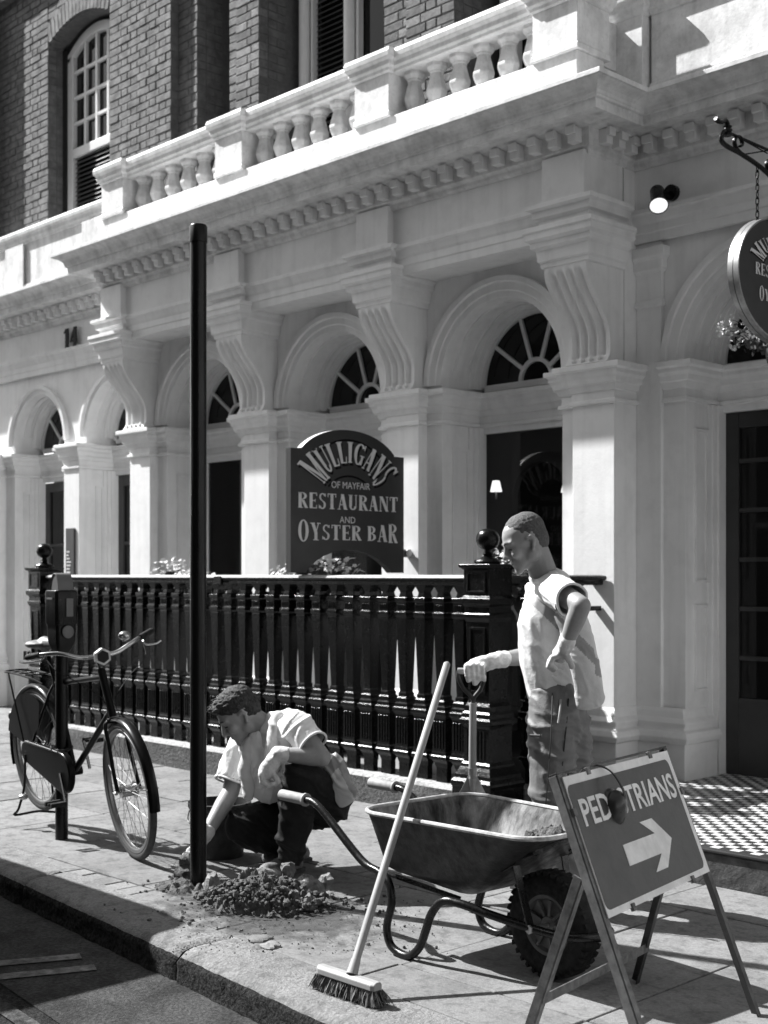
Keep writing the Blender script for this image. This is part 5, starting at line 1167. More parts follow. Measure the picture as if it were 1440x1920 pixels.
# ------------------------------------------------------------------ bicycle
BF = Frame((-1.985, 7.62), (.615, -.79)); LE = R(3.5)
def b3(s, t, z): return BF(s, t * cos(LE) - z * sin(LE), t * sin(LE) + z * cos(LE))
BK2 = thing('bicycle', 'black upright town bicycle with chaincase and rear rack propped on its stand by the meter', 'bicycle', BF(.5, 0, 0))
def bt(name, pts, r, m='bike', par=None, n=10, sm=1, **k): mb = MB(); mb.tube([b3(*p) for p in (bez(pts, 5) if sm > 1 else pts)], r, n, **k); return mb.build(name, m, par or BK2, smooth=40)
RH, BBk, ST, HT, HBm = (0, 0, .46), (.475, 0, .385), (.285, 0, .87), (.885, 0, .965), (.985, 0, .735)
mb = MB()
for a, b, r in ((BBk, ST, .016), (ST, (.20, 0, 1.03), .013), ((.895, 0, .935), (.275, 0, .86), .0145), ((.975, 0, .765), BBk, .018), ((.88, 0, .975), (.99, 0, .73), .021)): mb.tube([b3(*a), b3(*b)], r, 12)
for t in (-.055, .055):
    mb.tube([b3(0, t, .46), b3(.38, t * .8, .39), b3(*BBk)], .011, 8); mb.tube([b3(0, t, .46), b3(.24, t * .4, .80), b3(*ST)], .009, 8)
mb.tube([b3(.475, -.04, .385), b3(.475, .04, .385)], .024, 12)
mb.build('frame', 'bike', BK2, smooth=40)
sa = Vector((HT[0] - HBm[0], 0, HT[2] - HBm[2])).normalized(); piv = Vector(HBm); DELTA = R(-8); SM_ = Matrix.Rotation(DELTA, 3, sa)
def sr(p): q = SM_ @ (Vector(p) - piv) + piv; return tuple(q)
def bwheel(name, hub, steer):
    f_ = (lambda s, t, z: b3(*sr((s, t, z)))) if steer else b3
    hs, _, hz = hub; n = 72
    def ring(prof, nm, m, par):
        mb = MB(); mb.rings([[f_(hs + r * cos(2 * pi * k / n), h, hz + r * sin(2 * pi * k / n)) for r, h in prof] for k in range(n)], closed=True); return mb.build(nm, m, par, smooth=50)
    o = ring([(.322, -.013), (.335, -.019), (.348, -.017), (.357, -.008), (.359, 0), (.357, .008), (.348, .017), (.335, .019), (.322, .013)], name, 'sidewall', BK2)
    ring([(.300, -.010), (.306, -.015), (.322, -.016), (.3235, -.012), (.3235, .012), (.322, .016), (.306, .015), (.300, .010), (.303, 0)], 'rim', 'rimm', o)
    mb = MB(); mb.tube([f_(hs, -.045, hz), f_(hs, .045, hz)], .030 if steer else .026, 16); mb.tube([f_(hs, -.034, hz), f_(hs, -.030, hz)], .044, 20); mb.tube([f_(hs, .030, hz), f_(hs, .034, hz)], .044, 20); mb.tube([f_(hs, -.085, hz), f_(hs, .085, hz)], .006, 8)
    for t in (-.068, .068): mb.tube([f_(hs, t - .006, hz), f_(hs, t + .006, hz)], .012, 6)
    mb.build('hub', 'chrome', o, smooth=40)
    mb = MB(); me0 = None
    for k in range(36):
        a = 2 * pi * k / 36; b_ = a + (.55 if k % 4 < 2 else -.55); t = .032 * (1 if k % 2 else -1)
        m2 = MB(); m2.tube([f_(hs + .040 * cos(b_), t, hz + .040 * sin(b_)), f_(hs + .303 * cos(a), t * .1, hz + .303 * sin(a))], .0013, 4, caps=False); m2.build('spoke', 'chrome', o)
    return o
bwheel('wheel', RH, False); FHb = (1.115, 0, .36); bwheel('wheel', FHb, True)
def fender(hub, a0, a1, steer, name='mudguard', rr_=.378):
    f_ = (lambda s, t, z: b3(*sr((s, t, z)))) if steer else b3; mb = MB(); n = 30; rg = []
    for k in range(n + 1):
        a = R(a0 + (a1 - a0) * k / n); rg.append([f_(hub[0] + r * cos(a), t, hub[2] + r * sin(a)) for r, t in ((rr_ - .012, -.028), (rr_ - .002, -.022), (rr_ + .004, 0), (rr_ - .002, .022), (rr_ - .012, .028), (rr_ - .005, .02), (rr_ + .0, 0), (rr_ - .005, -.02))])
    mb.rings(rg); return mb.build(name, 'bike', BK2, smooth=50)
fender(RH, 25, 200, False); fender(FHb, -8, 128, True)
mb = MB()      # fork with crown, in steered coordinates
F_ = lambda s, t, z: b3(*sr((s, t, z)))
for t in (-.052, .052): mb.tube([F_(*q) for q in bez([(1.0, t * .6, .715), (1.005, t, .69), (1.035, t, .58), (1.075, t * 1.1, .46), (1.115, t * 1.15, .362)], 4)], .0105, 8)
mb.tube([F_(1.0, -.04, .715), F_(1.0, .04, .715)], .014, 8)
mb.build('fork', 'bike', BK2, smooth=40); mb = MB(); mb.tube([F_(.89, 0, .95), F_(.845, 0, 1.04)], .013, 8); mb.build('steerer', 'chrome', BK2, smooth=40)
for t in (-.03, .03): bt('mudguard_stay', [sr((1.115, t * 2, .36)), sr((1.115 + .37 * cos(R(10)), t, .36 + .37 * sin(R(10))))], .0025, 'chrome', n=6)
hbp = [(.70, -.33, 1.075), (.76, -.29, 1.085), (.83, -.20, 1.085), (.86, -.10, 1.05), (.86, 0, 1.045), (.86, .10, 1.05), (.86, .18, 1.085), (.82, .26, 1.11), (.76, .34, 1.125)]
hbs = [sr(p) for p in hbp]; bt('handlebar', hbs, .011, 'chrome', sm=2)
for p, q in ((hbp[0], hbp[1]), (hbp[8], hbp[7])):
    e_ = tuple(Vector(p) + (Vector(p) - Vector(q)) * .1); m_ = tuple(Vector(p).lerp(Vector(q), 1.15)); bt('grip', [sr(e_), sr(p), sr(m_)], [.014, .0165, .015], 'rubber', n=12)
for sg in (-1, 1):
    bt('brake_lever', [sr((.81, .27 * sg, 1.085)), sr((.80, .29 * sg, 1.06)), sr((.77, .36 * sg, 1.055)), sr((.76, .39 * sg, 1.065))], .005, 'chrome', n=6, sm=2)
    bt('brake_cable', [sr((.81, .27 * sg, 1.075)), sr((.90, .24 * sg, 1.0)), sr((.93, .13 * sg, .92)), sr((.97, .03 * sg, .82)), sr((1.0, .035 * sg, .72))], .0022, 'rubber', n=5, sm=2)
bt('stem', [sr((.86, 0, 1.0)), sr((.85, 0, 1.05)), sr((.865, 0, 1.055))], .015, 'chrome')
# headlamp: hexagonal face ahead of the bar; bell
mb = MB(); rg = []
for s_, r in ((.875, .03), (.90, .045), (.935, .048)): rg.append([F_(s_, r * cos(2 * pi * k / 6 + pi / 6), 1.045 + r * sin(2 * pi * k / 6 + pi / 6)) for k in range(6)])
mb.rings(rg); lm = mb.build('headlamp', 'steel', BK2, bevel=.003); mb = MB(); mb.rings([[F_(s_, .034 * cos(2 * pi * k / 6 + pi / 6), 1.045 + .034 * sin(2 * pi * k / 6 + pi / 6)) for k in range(6)] for s_ in (.9355, .939)]); mb.build('lens', 'glass', lm)
mb = MB(); c = Vector(F_(.80, .175, 1.125)); ell(mb, c, (.034, .034, .026)); mb.tube([c - Vector((0, 0, .03)), c], .012, 8); mb.build('bell', 'chrome', BK2, smooth=True)
# chaincase, cranks, pedals
cc = []
for k in range(13): a = R(-90 - 0 + 180 * k / 12); cc.append((.475 + .115 * cos(a), .385 + .115 * sin(a)))
for k in range(13): a = R(90 + 180 * k / 12); cc.append((.0 + .062 * cos(a), .455 + .062 * sin(a)))
mb = MB(); mb.rings([[b3(s_, t, z_) for s_, z_ in cc] for t in (-.085, -.045)]); mb.build('chaincase', 'bike', BK2, bevel=.008, smooth=40)
bt('chaincase_trim', [(.02, -.088, .518), (.25, -.088, .51), (.46, -.088, .50)], .005, 'chrome', n=6)
for sg, a in ((-1, -62), (1, 118)):
    e_ = (.475 + .165 * cos(R(a)), .10 * sg, .385 + .165 * sin(R(a))); bt('crank', [(.475, .09 * sg, .385), e_], .009, 'chrome', n=8)
    mb = MB(); c = Vector(e_); 
    for ds in (-.038, .038): mb.obox(b3(c.x + ds, c.y + .055 * sg, c.z), Vector(b3(.01, 0, 0)) - Vector(b3(0, 0, 0)), Vector(b3(0, .045, 0)) - Vector(b3(0, 0, 0)), Vector((0, 0, .012)))
    mb.tube([b3(c.x, c.y, c.z), b3(c.x, c.y + .10 * sg, c.z)], .009, 8); mb.build('pedal', 'rubber', BK2, bevel=.003)
# rack, skirt guard, saddle, stand, tail lamp
mb = MB(); mb.tube([b3(*p) for p in bez([(.24, -.06, .86), (.10, -.07, .885), (-.15, -.07, .90), (-.28, -.07, .90), (-.32, 0, .90), (-.28, .07, .90), (-.15, .07, .90), (.10, .07, .885), (.24, .06, .86)], 4)], .006, 8)
for s_ in (-.22, -.1, .03): mb.tube([b3(s_, -.07, .897), b3(s_, .07, .897)], .004, 6)
mb.tube([b3(-.3, 0, .90), b3(.1, 0, .887)], .004, 6)
for t in (-.07, .07): mb.tube([b3(-.22, t, .897), b3(-.01, t * 1.1, .46)], .005, 6)
mb.build('rear_rack', 'bike', BK2, smooth=40)
for t in (-.052, .045):
    pts = [(.33 * cos(R(a)), .46 + .33 * sin(R(a))) for a in range(60, 166, 7)] + [(-.12, .50), (.02, .52), (.13, .60)]
    mb = MB(); mb.rings([[b3(s_, tt, z_) for s_, z_ in pts] for tt in (t, t + .003)]); mb.build('skirt_guard', 'bike', BK2)
mb = MB(); ell(mb, b3(.13, 0, 1.075), (.10, .10, .028)); cap_shape(mb, b3(.17, 0, 1.08), .045, b3(.32, 0, 1.085), .022, flat=1.0)
mb.v = [(x, y, z if z > 1.03 else 1.03 + (z - 1.03) * .2) for x, y, z in mb.v]; fuse('saddle', mb, 'signframe', BK2, .007, 4)
mb = MB()
for t in (-.05, .05): mb.tube([b3(*p) for p in [(.06, t, 1.04), (.12, t, 1.0), (.20, t * .5, 1.005), (.30, 0, 1.06)]], .005, 6)
for t in (-.07, .07): mb.lathe([(.017, 0), (.017, .05)], tuple(b3(.06, t, .99)), 10)
mb.build('saddle_springs', 'chrome', BK2)
mb = MB(); mb.tube([b3(*p) for p in bez([(.0, -.085, .44), (-.03, -.09, .25), (-.06, -.12, .12), (-.07, -.14, .085), (-.06, 0, .085), (-.07, .12, .06), (-.06, .10, .12), (-.03, .08, .25), (0, .08, .44)], 4)], .0075, 8)
stv = mb.build('stand', 'bike', BK2, smooth=40); mb = MB(); ell(mb, b3(-.386, 0, .62), (.02, .02, .028)); mb.build('tail_lamp', 'signface', BK2, smooth=True)
mb = MB(); ell(mb, b3(-.03, -.10, .19), (.028, .028, .018)); mb.build('stand_foot', 'steel', stv, smooth=True)

# ------------------------------------------------------------------ serif lettering built from strokes
GL = {
 'R': (.66, [('b', .06, .26), ('a', .26, .76, .34, .24, 90, -90, .17, .05), ('s', .03, 0, .32), ('s', .03, 1, .3), ('l', .34, .50, .58, 0, .19), ('s', .52, 0, .16)]),
 'E': (.58, [('b', .06, .26), ('h', .06, .52, .97), ('h', .06, .52, .03), ('h', .2, .42, .5), ('v', .50, .80, 1, .05), ('v', .50, 0, .22, .05), ('v', .41, .4, .6, .04)]),
 'S': (.54, [('a', .28, .75, .22, .25, 20, 270, .11, .07), ('a', .26, .25, .24, .27, 90, -160, .14, .07), ('v', .44, .78, .98, .05), ('v', .03, .02, .24, .05)]),
 'T': (.62, [('b', .21, .41), ('h', .02, .60, .97), ('v', .02, .76, 1, .05), ('v', .55, .76, 1, .05), ('s', .14, 0, .34)]),
 'A': (.68, [('l', .34, 1, .56, 0, .21), ('l', .32, 1, .11, 0, .06), ('h', .16, .5, .32), ('s', .0, 0, .22), ('s', .46, 0, .24)]),
 'U': (.66, [('v', .08, .25, 1, .19), ('v', .52, .25, 1, .06), ('a', .33, .26, .25, .26, 180, 360, .15, .08), ('s', .02, 1, .3), ('s', .46, 1, .18)]),
 'N': (.72, [('v', .09, 0, 1, .06), ('v', .58, 0, 1, .06), ('l', .18, 1, .61, 0, .21), ('s', .02, 0, .2), ('s', .02, 1, .18), ('s', .50, 1, .2)]),
 'O': (.72, [('a', .36, .5, .33, .51, 0, 360, .19, .05)]),
 'Y': (.68, [('l', .16, 1, .36, .45, .20), ('l', .54, 1, .37, .45, .06), ('v', .27, 0, .48, .19), ('s', .0, 1, .3), ('s', .44, 1, .22), ('s', .2, 0, .34)]),
 'B': (.64, [('b', .06, .26), ('a', .26, .75, .30, .25, 90, -90, .16, .05), ('a', .26, .26, .34, .26, 90, -90, .18, .05), ('s', .02, 0, .26), ('s', .02, 1, .26)]),
 'M': (.92, [('v', .10, 0, 1, .08), ('v', .66, 0, 1, .2), ('l', .19, 1, .47, .0, .19), ('l', .74, 1, .46, 0, .08), ('s', .02, 0, .24), ('s', .02, 1, .24), ('s', .60, 0, .32), ('s', .66, 1, .26)]),
 'L': (.54, [('b', .06, .26), ('s', .02, 1, .3), ('h', .06, .50, .03), ('v', .47, 0, .3, .06)]),
 'I': (.34, [('b', .07, .27), ('s', .02, 0, .3), ('s', .02, 1, .3)]),
 'G': (.68, [('a', .36, .5, .33, .51, 40, 320, .19, .06), ('v', .50, .02, .42, .15), ('s', .42, .42, .28), ('v', .58, .72, .98, .05)]),
 '1': (.46, [('v', .13, 0, 1, .28), ('l', .20, 1, .02, .78, .10), ('s', .06, 0, .42)]),
 '4': (.64, [('v', .32, 0, 1, .26), ('l', .44, 1, .08, .30, .14), ('h', .03, .62, .27), ('h', .03, .62, .32), ('s', .28, 0, .36)]),
}
def glyph(ch):
    w_, st_ = GL[ch]; polys = []
    for q in st_:
        k = q[0]
        if k == 'b': polys.append([(q[1], 0), (q[2], 0), (q[2], 1), (q[1], 1)])
        elif k == 'v': polys.append([(q[1], q[2]), (q[1] + q[4], q[2]), (q[1] + q[4], q[3]), (q[1], q[3])])
        elif k == 'h': polys.append([(q[1], q[3] - .03), (q[2], q[3] - .03), (q[2], q[3] + .03), (q[1], q[3] + .03)])
        elif k == 's':
            z0, z1 = (q[2], q[2] + .05) if q[2] < .5 else (q[2] - .05, q[2]); polys.append([(q[1], z0), (q[1] + q[3], z0), (q[1] + q[3], z1), (q[1], z1)])
        elif k == 'l': _, x0, y0, x1, y1, t = q; polys.append([(x0 - t / 2, y0), (x0 + t / 2, y0), (x1 + t / 2, y1), (x1 - t / 2, y1)])
        elif k == 'a':
            _, cx_, cy_, rx, ry, a0, a1, tx, ty = q; n = max(6, int(abs(a1 - a0) / 15))
            for i in range(n):
                A0, A1 = R(a0 + (a1 - a0) * i / n), R(a0 + (a1 - a0) * (i + 1) / n); polys.append([(cx_ + rx * cos(A0), cy_ + ry * sin(A0)), (cx_ + rx * cos(A1), cy_ + ry * sin(A1)), (cx_ + (rx - tx) * cos(A1), cy_ + (ry - ty) * sin(A1)), (cx_ + (rx - tx) * cos(A0), cy_ + (ry - ty) * sin(A0))])
    return w_, polys
def serif_text(txt, place, hfun=None, gap=.07, space=.35, total=1.0, lift=0):
    # place(x 0..total, y 0..h) -> point with offset w ; letters fill the total width
    wd = [GL[c][0] + gap if c != ' ' else space for c in txt]; hs = [hfun(i) if hfun else 1 for i in range(len(txt))]
    tot = sum(wd) - gap; mb = MB(); x = 0
    for i, c in enumerate(txt):
        if c != ' ':
            w_, polys = glyph(c)
            for j, pg in enumerate(polys):
                e = .00006 * (j % 7); pts = []
                for a, b in pg: pts.append(((x + a) / tot * total, b))
                # split long quads for warped text
                (xa, ya), (xb, yb), (xc, yc), (xd, yd) = pts; n = 3
                for k in range(n):
                    t0, t1 = k / n, (k + 1) / n; L_ = lambda p, q, t: (p[0] + (q[0] - p[0]) * t, p[1] + (q[1] - p[1]) * t)
                    Q = [L_(pts[0], pts[3], t0), L_(pts[1], pts[2], t0), L_(pts[1], pts[2], t1), L_(pts[0], pts[3], t1)]
                    mb.add([place(qx, qy, i, lift + e) for qx, qy in Q], [(0, 1, 2, 3)])
        x += wd[i]
    return mb
# ------------------------------------------------------------------ the restaurant board over the railing
BX = -6.82; Y0, Y1 = 5.715, 6.80
SB = thing('restaurant_board', 'arched dark board lettered MULLIGANS OF MAYFAIR RESTAURANT AND OYSTER BAR above the railing', 'sign board', (BX, 6.26, 1.49))
yc = (Y0 + Y1) / 2; ol = [(Y0, 1.485), (Y0, 2.335), (Y0 + .10, 2.335)]
for k in range(21): a = R(150 - 120 * k / 20); ol.append((yc + .5105 * cos(a) , 2.345 + .0 + (sin(a) - .5) * .30))
ol += [(Y1 - .10, 2.335), (Y1, 2.335), (Y1, 1.485), (yc + .42, 1.485)]
for k in range(13): a = R(30 + 120 * k / 12); ol.append((yc + .47 * cos(a), 1.49 + (sin(a) - .5) * .31))
ol += [(yc - .42, 1.485)]
mb = MB(); n_ = len(ol); mb.v = [(BX, y, z) for y, z in ol] + [(BX - .05, y, z) for y, z in ol]
import mathutils.geometry as mg
tri = mg.tessellate_polygon([[Vector((y, z, 0)) for y, z in ol]])
mb.f = [tuple(t) for t in tri] + [tuple(i + n_ for i in reversed(t)) for t in tri] + [(j, (j + 1) % n_, (j + 1) % n_ + n_, j + n_) for j in range(n_)]
bo = mb.build('board', 'board', SB); bo.data.materials.append(M['boardedge'])
for p in bo.data.polygons:
    if abs(p.normal.x) < .5 and p.normal.z > .25: p.material_index = 1
def ribbon(mb, cy, cz, ry, rz, a0, a1, w_, x): 
    n = 24
    for k in range(n):
        A0, A1 = R(a0 + (a1 - a0) * k / n), R(a0 + (a1 - a0) * (k + 1) / n)
        mb.add([(x, cy + r1 * cos(A), cz + r2 * sin(A)) for A, r1, r2 in ((A0, ry, rz), (A1, ry, rz), (A1, ry - w_, rz - w_), (A0, ry - w_, rz - w_))], [(0, 1, 2, 3)])
mb = MB(); ribbon(mb, yc, 1.96, .47, .47, 142, 38, .014, BX + .002); mb.build('border_line', 'black', bo)
mb = MB(); ribbon(mb, yc, 1.94, .27, .235, 140, 40, .014, BX + .002); mb.build('border_line', 'black', bo)
def arcp(dx, dz, w_):
    def f(x, y, i, e):
        nl = 8; big = abs(i - 4) / 4; hgt = .150 + .075 * big ** 2; a = R(147 - 114 * x); ri = .285 - .065 * big ** 2 
        rr_ = ri + (y) * hgt; return (BX + w_ + e, yc + dx + rr_ * 1.32 * cos(a), 1.985 + dz + rr_ * .98 * sin(a))
    return f
serif_text('MULLIGANS', arcp(.014, -.018, .0022), gap=.06).build('letter_shadow', 'black', bo)
serif_text('MULLIGANS', arcp(0, 0, .004), gap=.06).build('lettering', 'gold', bo)
def linep(y0, y1, z0, h, w_=.003, X=None, hf=None):
    def f(x, y, i, e):
        hh = h * (hf(i) if hf else 1); zz = z0 - (hh - h) * .35 if hf else z0
        return ((X or BX) + w_ + e, y0 + (y1 - y0) * x, zz + y * hh)
    return f
serif_text('RESTAURANT', linep(Y0 + .06, Y1 - .065, 1.93, .108)).build('lettering', 'gold', bo)
serif_text('OYSTER BAR', linep(Y0 + .06, Y1 - .07, 1.715, .105, hf=lambda i: 1.42 if i == 0 else (1.15 if i in (1, 8) else (1.32 if i == 9 else 1)))).build('lettering', 'gold', bo)
text_mesh('OF MAYFAIR', .068, lambda x, y, z: (BX + .003 + z, yc + .01 + x, 2.10 + y), 'lettering', 'gold', bo, cw_=.98)
text_mesh('AND', .066, lambda x, y, z: (BX + .003 + z, yc - .02 + x, 1.856 + y), 'lettering', 'gold', bo, cw_=1.05)
mb = MB(); mb.box(BX - .045, BX - .005, 6.79, 6.885, 1.60, 1.66); mb.lathe([(.0, 0), (.03, 0), (.03, .02), (0, .02)], (BX - .0, 6.84, 1.63), 14, Matrix.Rotation(pi / 2, 3, 'Y')); mb.build('fixing', 'steel', SB, bevel=.003)
mb = MB(); mb.box(BX - .045, BX - .005, 5.80, 5.88, 1.475, 1.54); mb.build('fixing', 'iron', SB, bevel=.003)

# ------------------------------------------------------------------ oval hanging sign on a scrolled iron bracket
OX = -3.67; HS = thing('hanging_sign', 'oval dark hanging sign with a pale metal rim, on a chain at the right edge', 'hanging sign', (OX, 6.5, 3.42))
oc, oz, ow, oh = 6.57, 3.085, .45, .33
def oval(x, kw, kh, n=56): return [(x, oc + (ow + kw) * cos(2 * pi * k / n), oz + (oh + kh) * sin(2 * pi * k / n)) for k in range(n)]
mb = MB(); mb.rings([oval(OX - .025, 0, 0), oval(OX + .020, 0, 0)]); ob = mb.build('board', 'board', HS)
for xa, xb in ((-.034, -.004), (.0, .030)): mb = MB(); mb.rings([oval(OX + xa, .002, .002), oval(OX + xa, .012, .012), oval(OX + xb, .012, .012), oval(OX + xb, .002, .002)], closed=True); mb.build('rim', 'chrome' if 0 else 'steel', HS, smooth=40)
def ovarc(dx, dz, w_):
    def f(x, y, i, e):
        big = abs(i - 4) / 4; hgt = .085 + .05 * big ** 2; a = R(158 - 136 * x); rr_ = .22 - .03 * big ** 2 + y * hgt
        return (OX + .020 + w_ + e, oc + dx + rr_ * 1.1 * cos(a), oz + .03 + dz + rr_ * .66 * sin(a))
    return f
serif_text('MULLIGANS', ovarc(.008, -.010, .002)).build('letter_shadow', 'black', ob); serif_text('MULLIGANS', ovarc(0, 0, .0035)).build('lettering', 'gold', ob)
text_mesh('OF MAYFAIR', .04, lambda x, y, z: (OX + .024 + z, oc + x, oz + .085 + y), 'lettering', 'gold', ob)
serif_text('RESTAURANT', linep(oc - .275, oc + .275, oz + .0, .065, .004, OX + .020)).build('lettering', 'gold', ob)
text_mesh('AND', .04, lambda x, y, z: (OX + .024 + z, oc + x, oz - .035 + y), 'lettering', 'gold', ob)
serif_text('OYSTER BAR', linep(oc - .235, oc + .235, oz - .13, .062, .004, OX + .020, hf=lambda i: 1.3 if i in (0, 9) else 1)).build('lettering', 'gold', ob)
# chains
for cy_ in (oc - .215, oc + .215):
    zt = 3.41 - .05 + .02; 
    for k in range(9):
        z = zt + .036 * k; mb = MB(); vert = k % 2
        pts = []
        for j in range(12):
            a = 2 * pi * j / 12; u_, v_ = .009 * cos(a), .024 * sin(a); pts.append((OX + (u_ if vert else 0), cy_ + (0 if vert else u_), z + v_))
        mb.tube(pts, .0032, 6, True); mb.build('chain_link', 'iron', HS, smooth=True)
    mb = MB(); mb.box(OX - .012, OX + .012, cy_ - .008, cy_ + .008, zt - .05, zt - .018); mb.build('eye_plate', 'iron', HS)
WBk = thing('sign_bracket', 'scrolled black wrought iron bracket reaching out from the wall to carry the oval sign', 'bracket', (OX, 7.1, 3.7))
def BT(name, pts, r, flat=1): mb = MB(); mb.tube([(OX, y, z) for y, z in [(q.x, q.y) for q in bez([(a, b, 0) for a, b in pts], 6)]], r, 8, flat=flat); return mb.build(name, 'iron', WBk, smooth=True)
mb = MB(); mb.tube([(OX, 7.15, 3.79), (OX, 6.10, 3.79)], .008, 8); mb.build('tie_bar', 'iron', WBk, smooth=40)
BT('arm', [(7.14, 3.40), (6.8, 3.55), (6.45, 3.665), (6.2, 3.705), (6.05, 3.715), (5.995, 3.735), (6.01, 3.775), (6.05, 3.80), (6.055, 3.83), (6.03, 3.845), (6.0, 3.832), (5.965, 3.826), (5.94, 3.835)], .013)
BT('scroll', [(6.20, 3.705), (6.135, 3.73), (6.125, 3.765), (6.15, 3.79), (6.185, 3.79), (6.20, 3.76), (6.18, 3.745)], .008, 1.6)
BT('scroll', [(6.62, 3.62), (6.50, 3.65), (6.455, 3.70), (6.47, 3.735), (6.50, 3.73)], .008, 1.6)
BT('scroll', [(6.62, 3.62), (6.55, 3.70), (6.60, 3.76), (6.66, 3.74), (6.66, 3.70)], .008, 1.6); BT('scroll', [(6.95, 3.50), (6.85, 3.58), (6.82, 3.68), (6.90, 3.74), (6.98, 3.70), (6.95, 3.64)], .008, 1.6)
mb = MB(); mb.tube([(OX, 6.20, 3.705), (OX, 6.46, 3.785)], .004, 6); mb.tube([(OX, 6.13, 3.79), (OX, 6.46, 3.77)], .004, 6); mb.build('brace', 'iron', WBk)
mb = MB(); mb.lathe([(.022, -.03), (.028, -.02), (.02, -.01), (.026, 0), (.02, .01), (.024, .02)], (OX, 6.055, 3.80), 12); mb.build('collar', 'iron', WBk, smooth=True)
mb = MB(); mb.box(OX - .02, OX + .02, 7.13, 7.149, 3.3, 3.9); mb.build('wall_plate', 'iron', WBk, bevel=.003)

# ------------------------------------------------------------------ small wall things
SL = thing('spot_lamp', 'black wall spotlight with a bright reflector below the right-hand cornice', 'spotlight', (-4.68, 7.05, 3.85))
d = Vector((.42, -.50, -.78)).normalized(); q = d.to_track_quat('Z', 'Y').to_matrix(); c0 = Vector((-4.735, 6.98, 3.90))
mb = MB(); mb.lathe([(0, 0), (.042, 0), (.046, .01), (.046, .12), (.05, .125), (.062, .16), (.062, .166), (.056, .164), (.045, .13)], c0, 20, q, caps=False); can = mb.build('can', 'iron', SL, smooth=40)
mb = MB(); mb.lathe([(.0, .152), (.02, .151), (.04, .156), (.0565, .164)], c0, 20, q, caps=False); mb.build('reflector', 'lampglass', can, smooth=True)
mb = MB(); mb.lathe([(0, -.05), (.05, -.05), (.05, .0), (0, .0)], (-4.70, 7.07, 3.90), 16, Matrix.Rotation(pi / 2, 3, 'X')); mb.bar((-4.70, 7.08, 3.9), c0 + d * .04, .02, .02); mb.build('mount', 'iron', SL, bevel=.003)
NP = serif_text('14', lambda x, y, i, e: (-12.115 + x * .26, 7.083 - e, 3.83 + y * .2)); nb_ = MB(); nb_.v = NP.v + [(x, y - .012, z) for x, y, z in NP.v]; nv = len(NP.v)
nb_.f = [tuple(f_) for f_ in NP.f] + [tuple(i + nv for i in f_) for f_ in NP.f] + [(f_[a], f_[(a + 1) % 4], f_[(a + 1) % 4] + nv, f_[a] + nv) for f_ in NP.f for a in range(4)]
tag(nb_.build('house_number', 'black', None, loc=(-11.98, 7.08, 3.93)), 'black house number 14 fixed to the white frieze at far left', 'house number')
mb = MB(); mb.box(-11.955, -11.79, 7.00, 7.018, 1.38, 1.95); mq = mb.build('menu_board', 'board', None, loc=(-11.87, 7.01, 1.66), bevel=.004); tag(mq, 'narrow dark menu board on the sunlit white pier at far left', 'menu board')
mb = MB()
for k in range(9): mb.box(-11.93, -11.93 + .03 + .08 * random.random(), 6.997, 6.9995, 1.42 + k * .035, 1.435 + k * .035)
mb.build('menu_print', 'gold', mq)
# window behind glass: a dim room with one small wall lamp
# ------------------------------------------------------------------ flower troughs
def trough(name, x0, x1, y, z, label, h=.22, nflow=260, axis='x', dens=1):
    T = thing(name, label, 'flower trough', ((x0 + x1) / 2, y, z), 'flower troughs behind the railing')
    mb = MB(); mb.box(x0, x1, y - .09, y + .09, z, z + .16); mb.build('box', 'plast', T, bevel=.006)
    lf, pt = MB(), MB()
    L_ = x1 - x0
    def hgt(x): t = (x - x0) / L_; return h * (.55 + .45 * (noise.noise(Vector((x * 4.5, z, 7))) + .6)) * (sin(pi * min(1, max(0, t))) ** .35)
    for k in range(int(1500 * L_ * dens)):
        x = x0 + L_ * random.random(); yy = y + random.gauss(0, .075); top = hgt(x) * max(.3, 1 - abs(yy - y) * 3); zz = z + .16 + top * random.random() ** .6 - .04
        c = Vector((x, yy, zz)); a = Vector((random.gauss(0, 1), random.gauss(0, 1), random.gauss(0, .6) + .5)).normalized(); b = a.orthogonal().normalized(); c2 = a.cross(b); r = random.uniform(.012, .026)
        lf.add([c + (b * cos(t) + c2 * sin(t)) * r for t in (0, 1.1, 2.2, 3.3, 4.4, 5.4)], [(0, 1, 2, 3, 4, 5)])
    for k in range(int(nflow * L_)):
        x = x0 + L_ * random.random(); yy = y + random.gauss(-.02, .07); zz = z + .16 + hgt(x) * random.uniform(.75, 1.12)
        c = Vector((x, yy, zz)); up_2 = Vector((random.gauss(0, .5), random.gauss(-.3, .5), 1)).normalized(); b = up_2.orthogonal().normalized(); e2 = up_2.cross(b); r = random.uniform(.010, .021)
        for j in range(5):
            A = 2 * pi * j / 5; d1 = b * cos(A) + e2 * sin(A); d2 = b * cos(A + .55) + e2 * sin(A + .55); d0 = b * cos(A - .55) + e2 * sin(A - .55)
            pt.add([c, c + d0 * r * .8 + up_2 * .004, c + d1 * r * 1.15 + up_2 * .002, c + d2 * r * .8 + up_2 * .004], [(0, 1, 2, 3)])
    tag(lf.build('leaves', 'leaf', T), kind='stuff'); tag(pt.build('petals', 'petal', T), kind='stuff')
trough('flower_trough', -9.05, -8.25, 6.12, 1.16, 'trough of pale flowers showing over the railing just right of the steel pole', .26)
trough('flower_trough', -7.42, -6.5, 6.12, 1.16, 'trough of pale flowers under the arched opening of the restaurant board', .30)
trough('flower_trough', -5.72, -5.2, 6.42, 1.18, 'trough of pale flowers behind the standing man and the corner post', .30)
HBk = thing('hanging_basket', 'hanging basket with sprays of small white flowers below the oval sign', 'hanging basket', (-3.95, 6.95, 2.85))
bx_, by_ = -3.74, 6.86
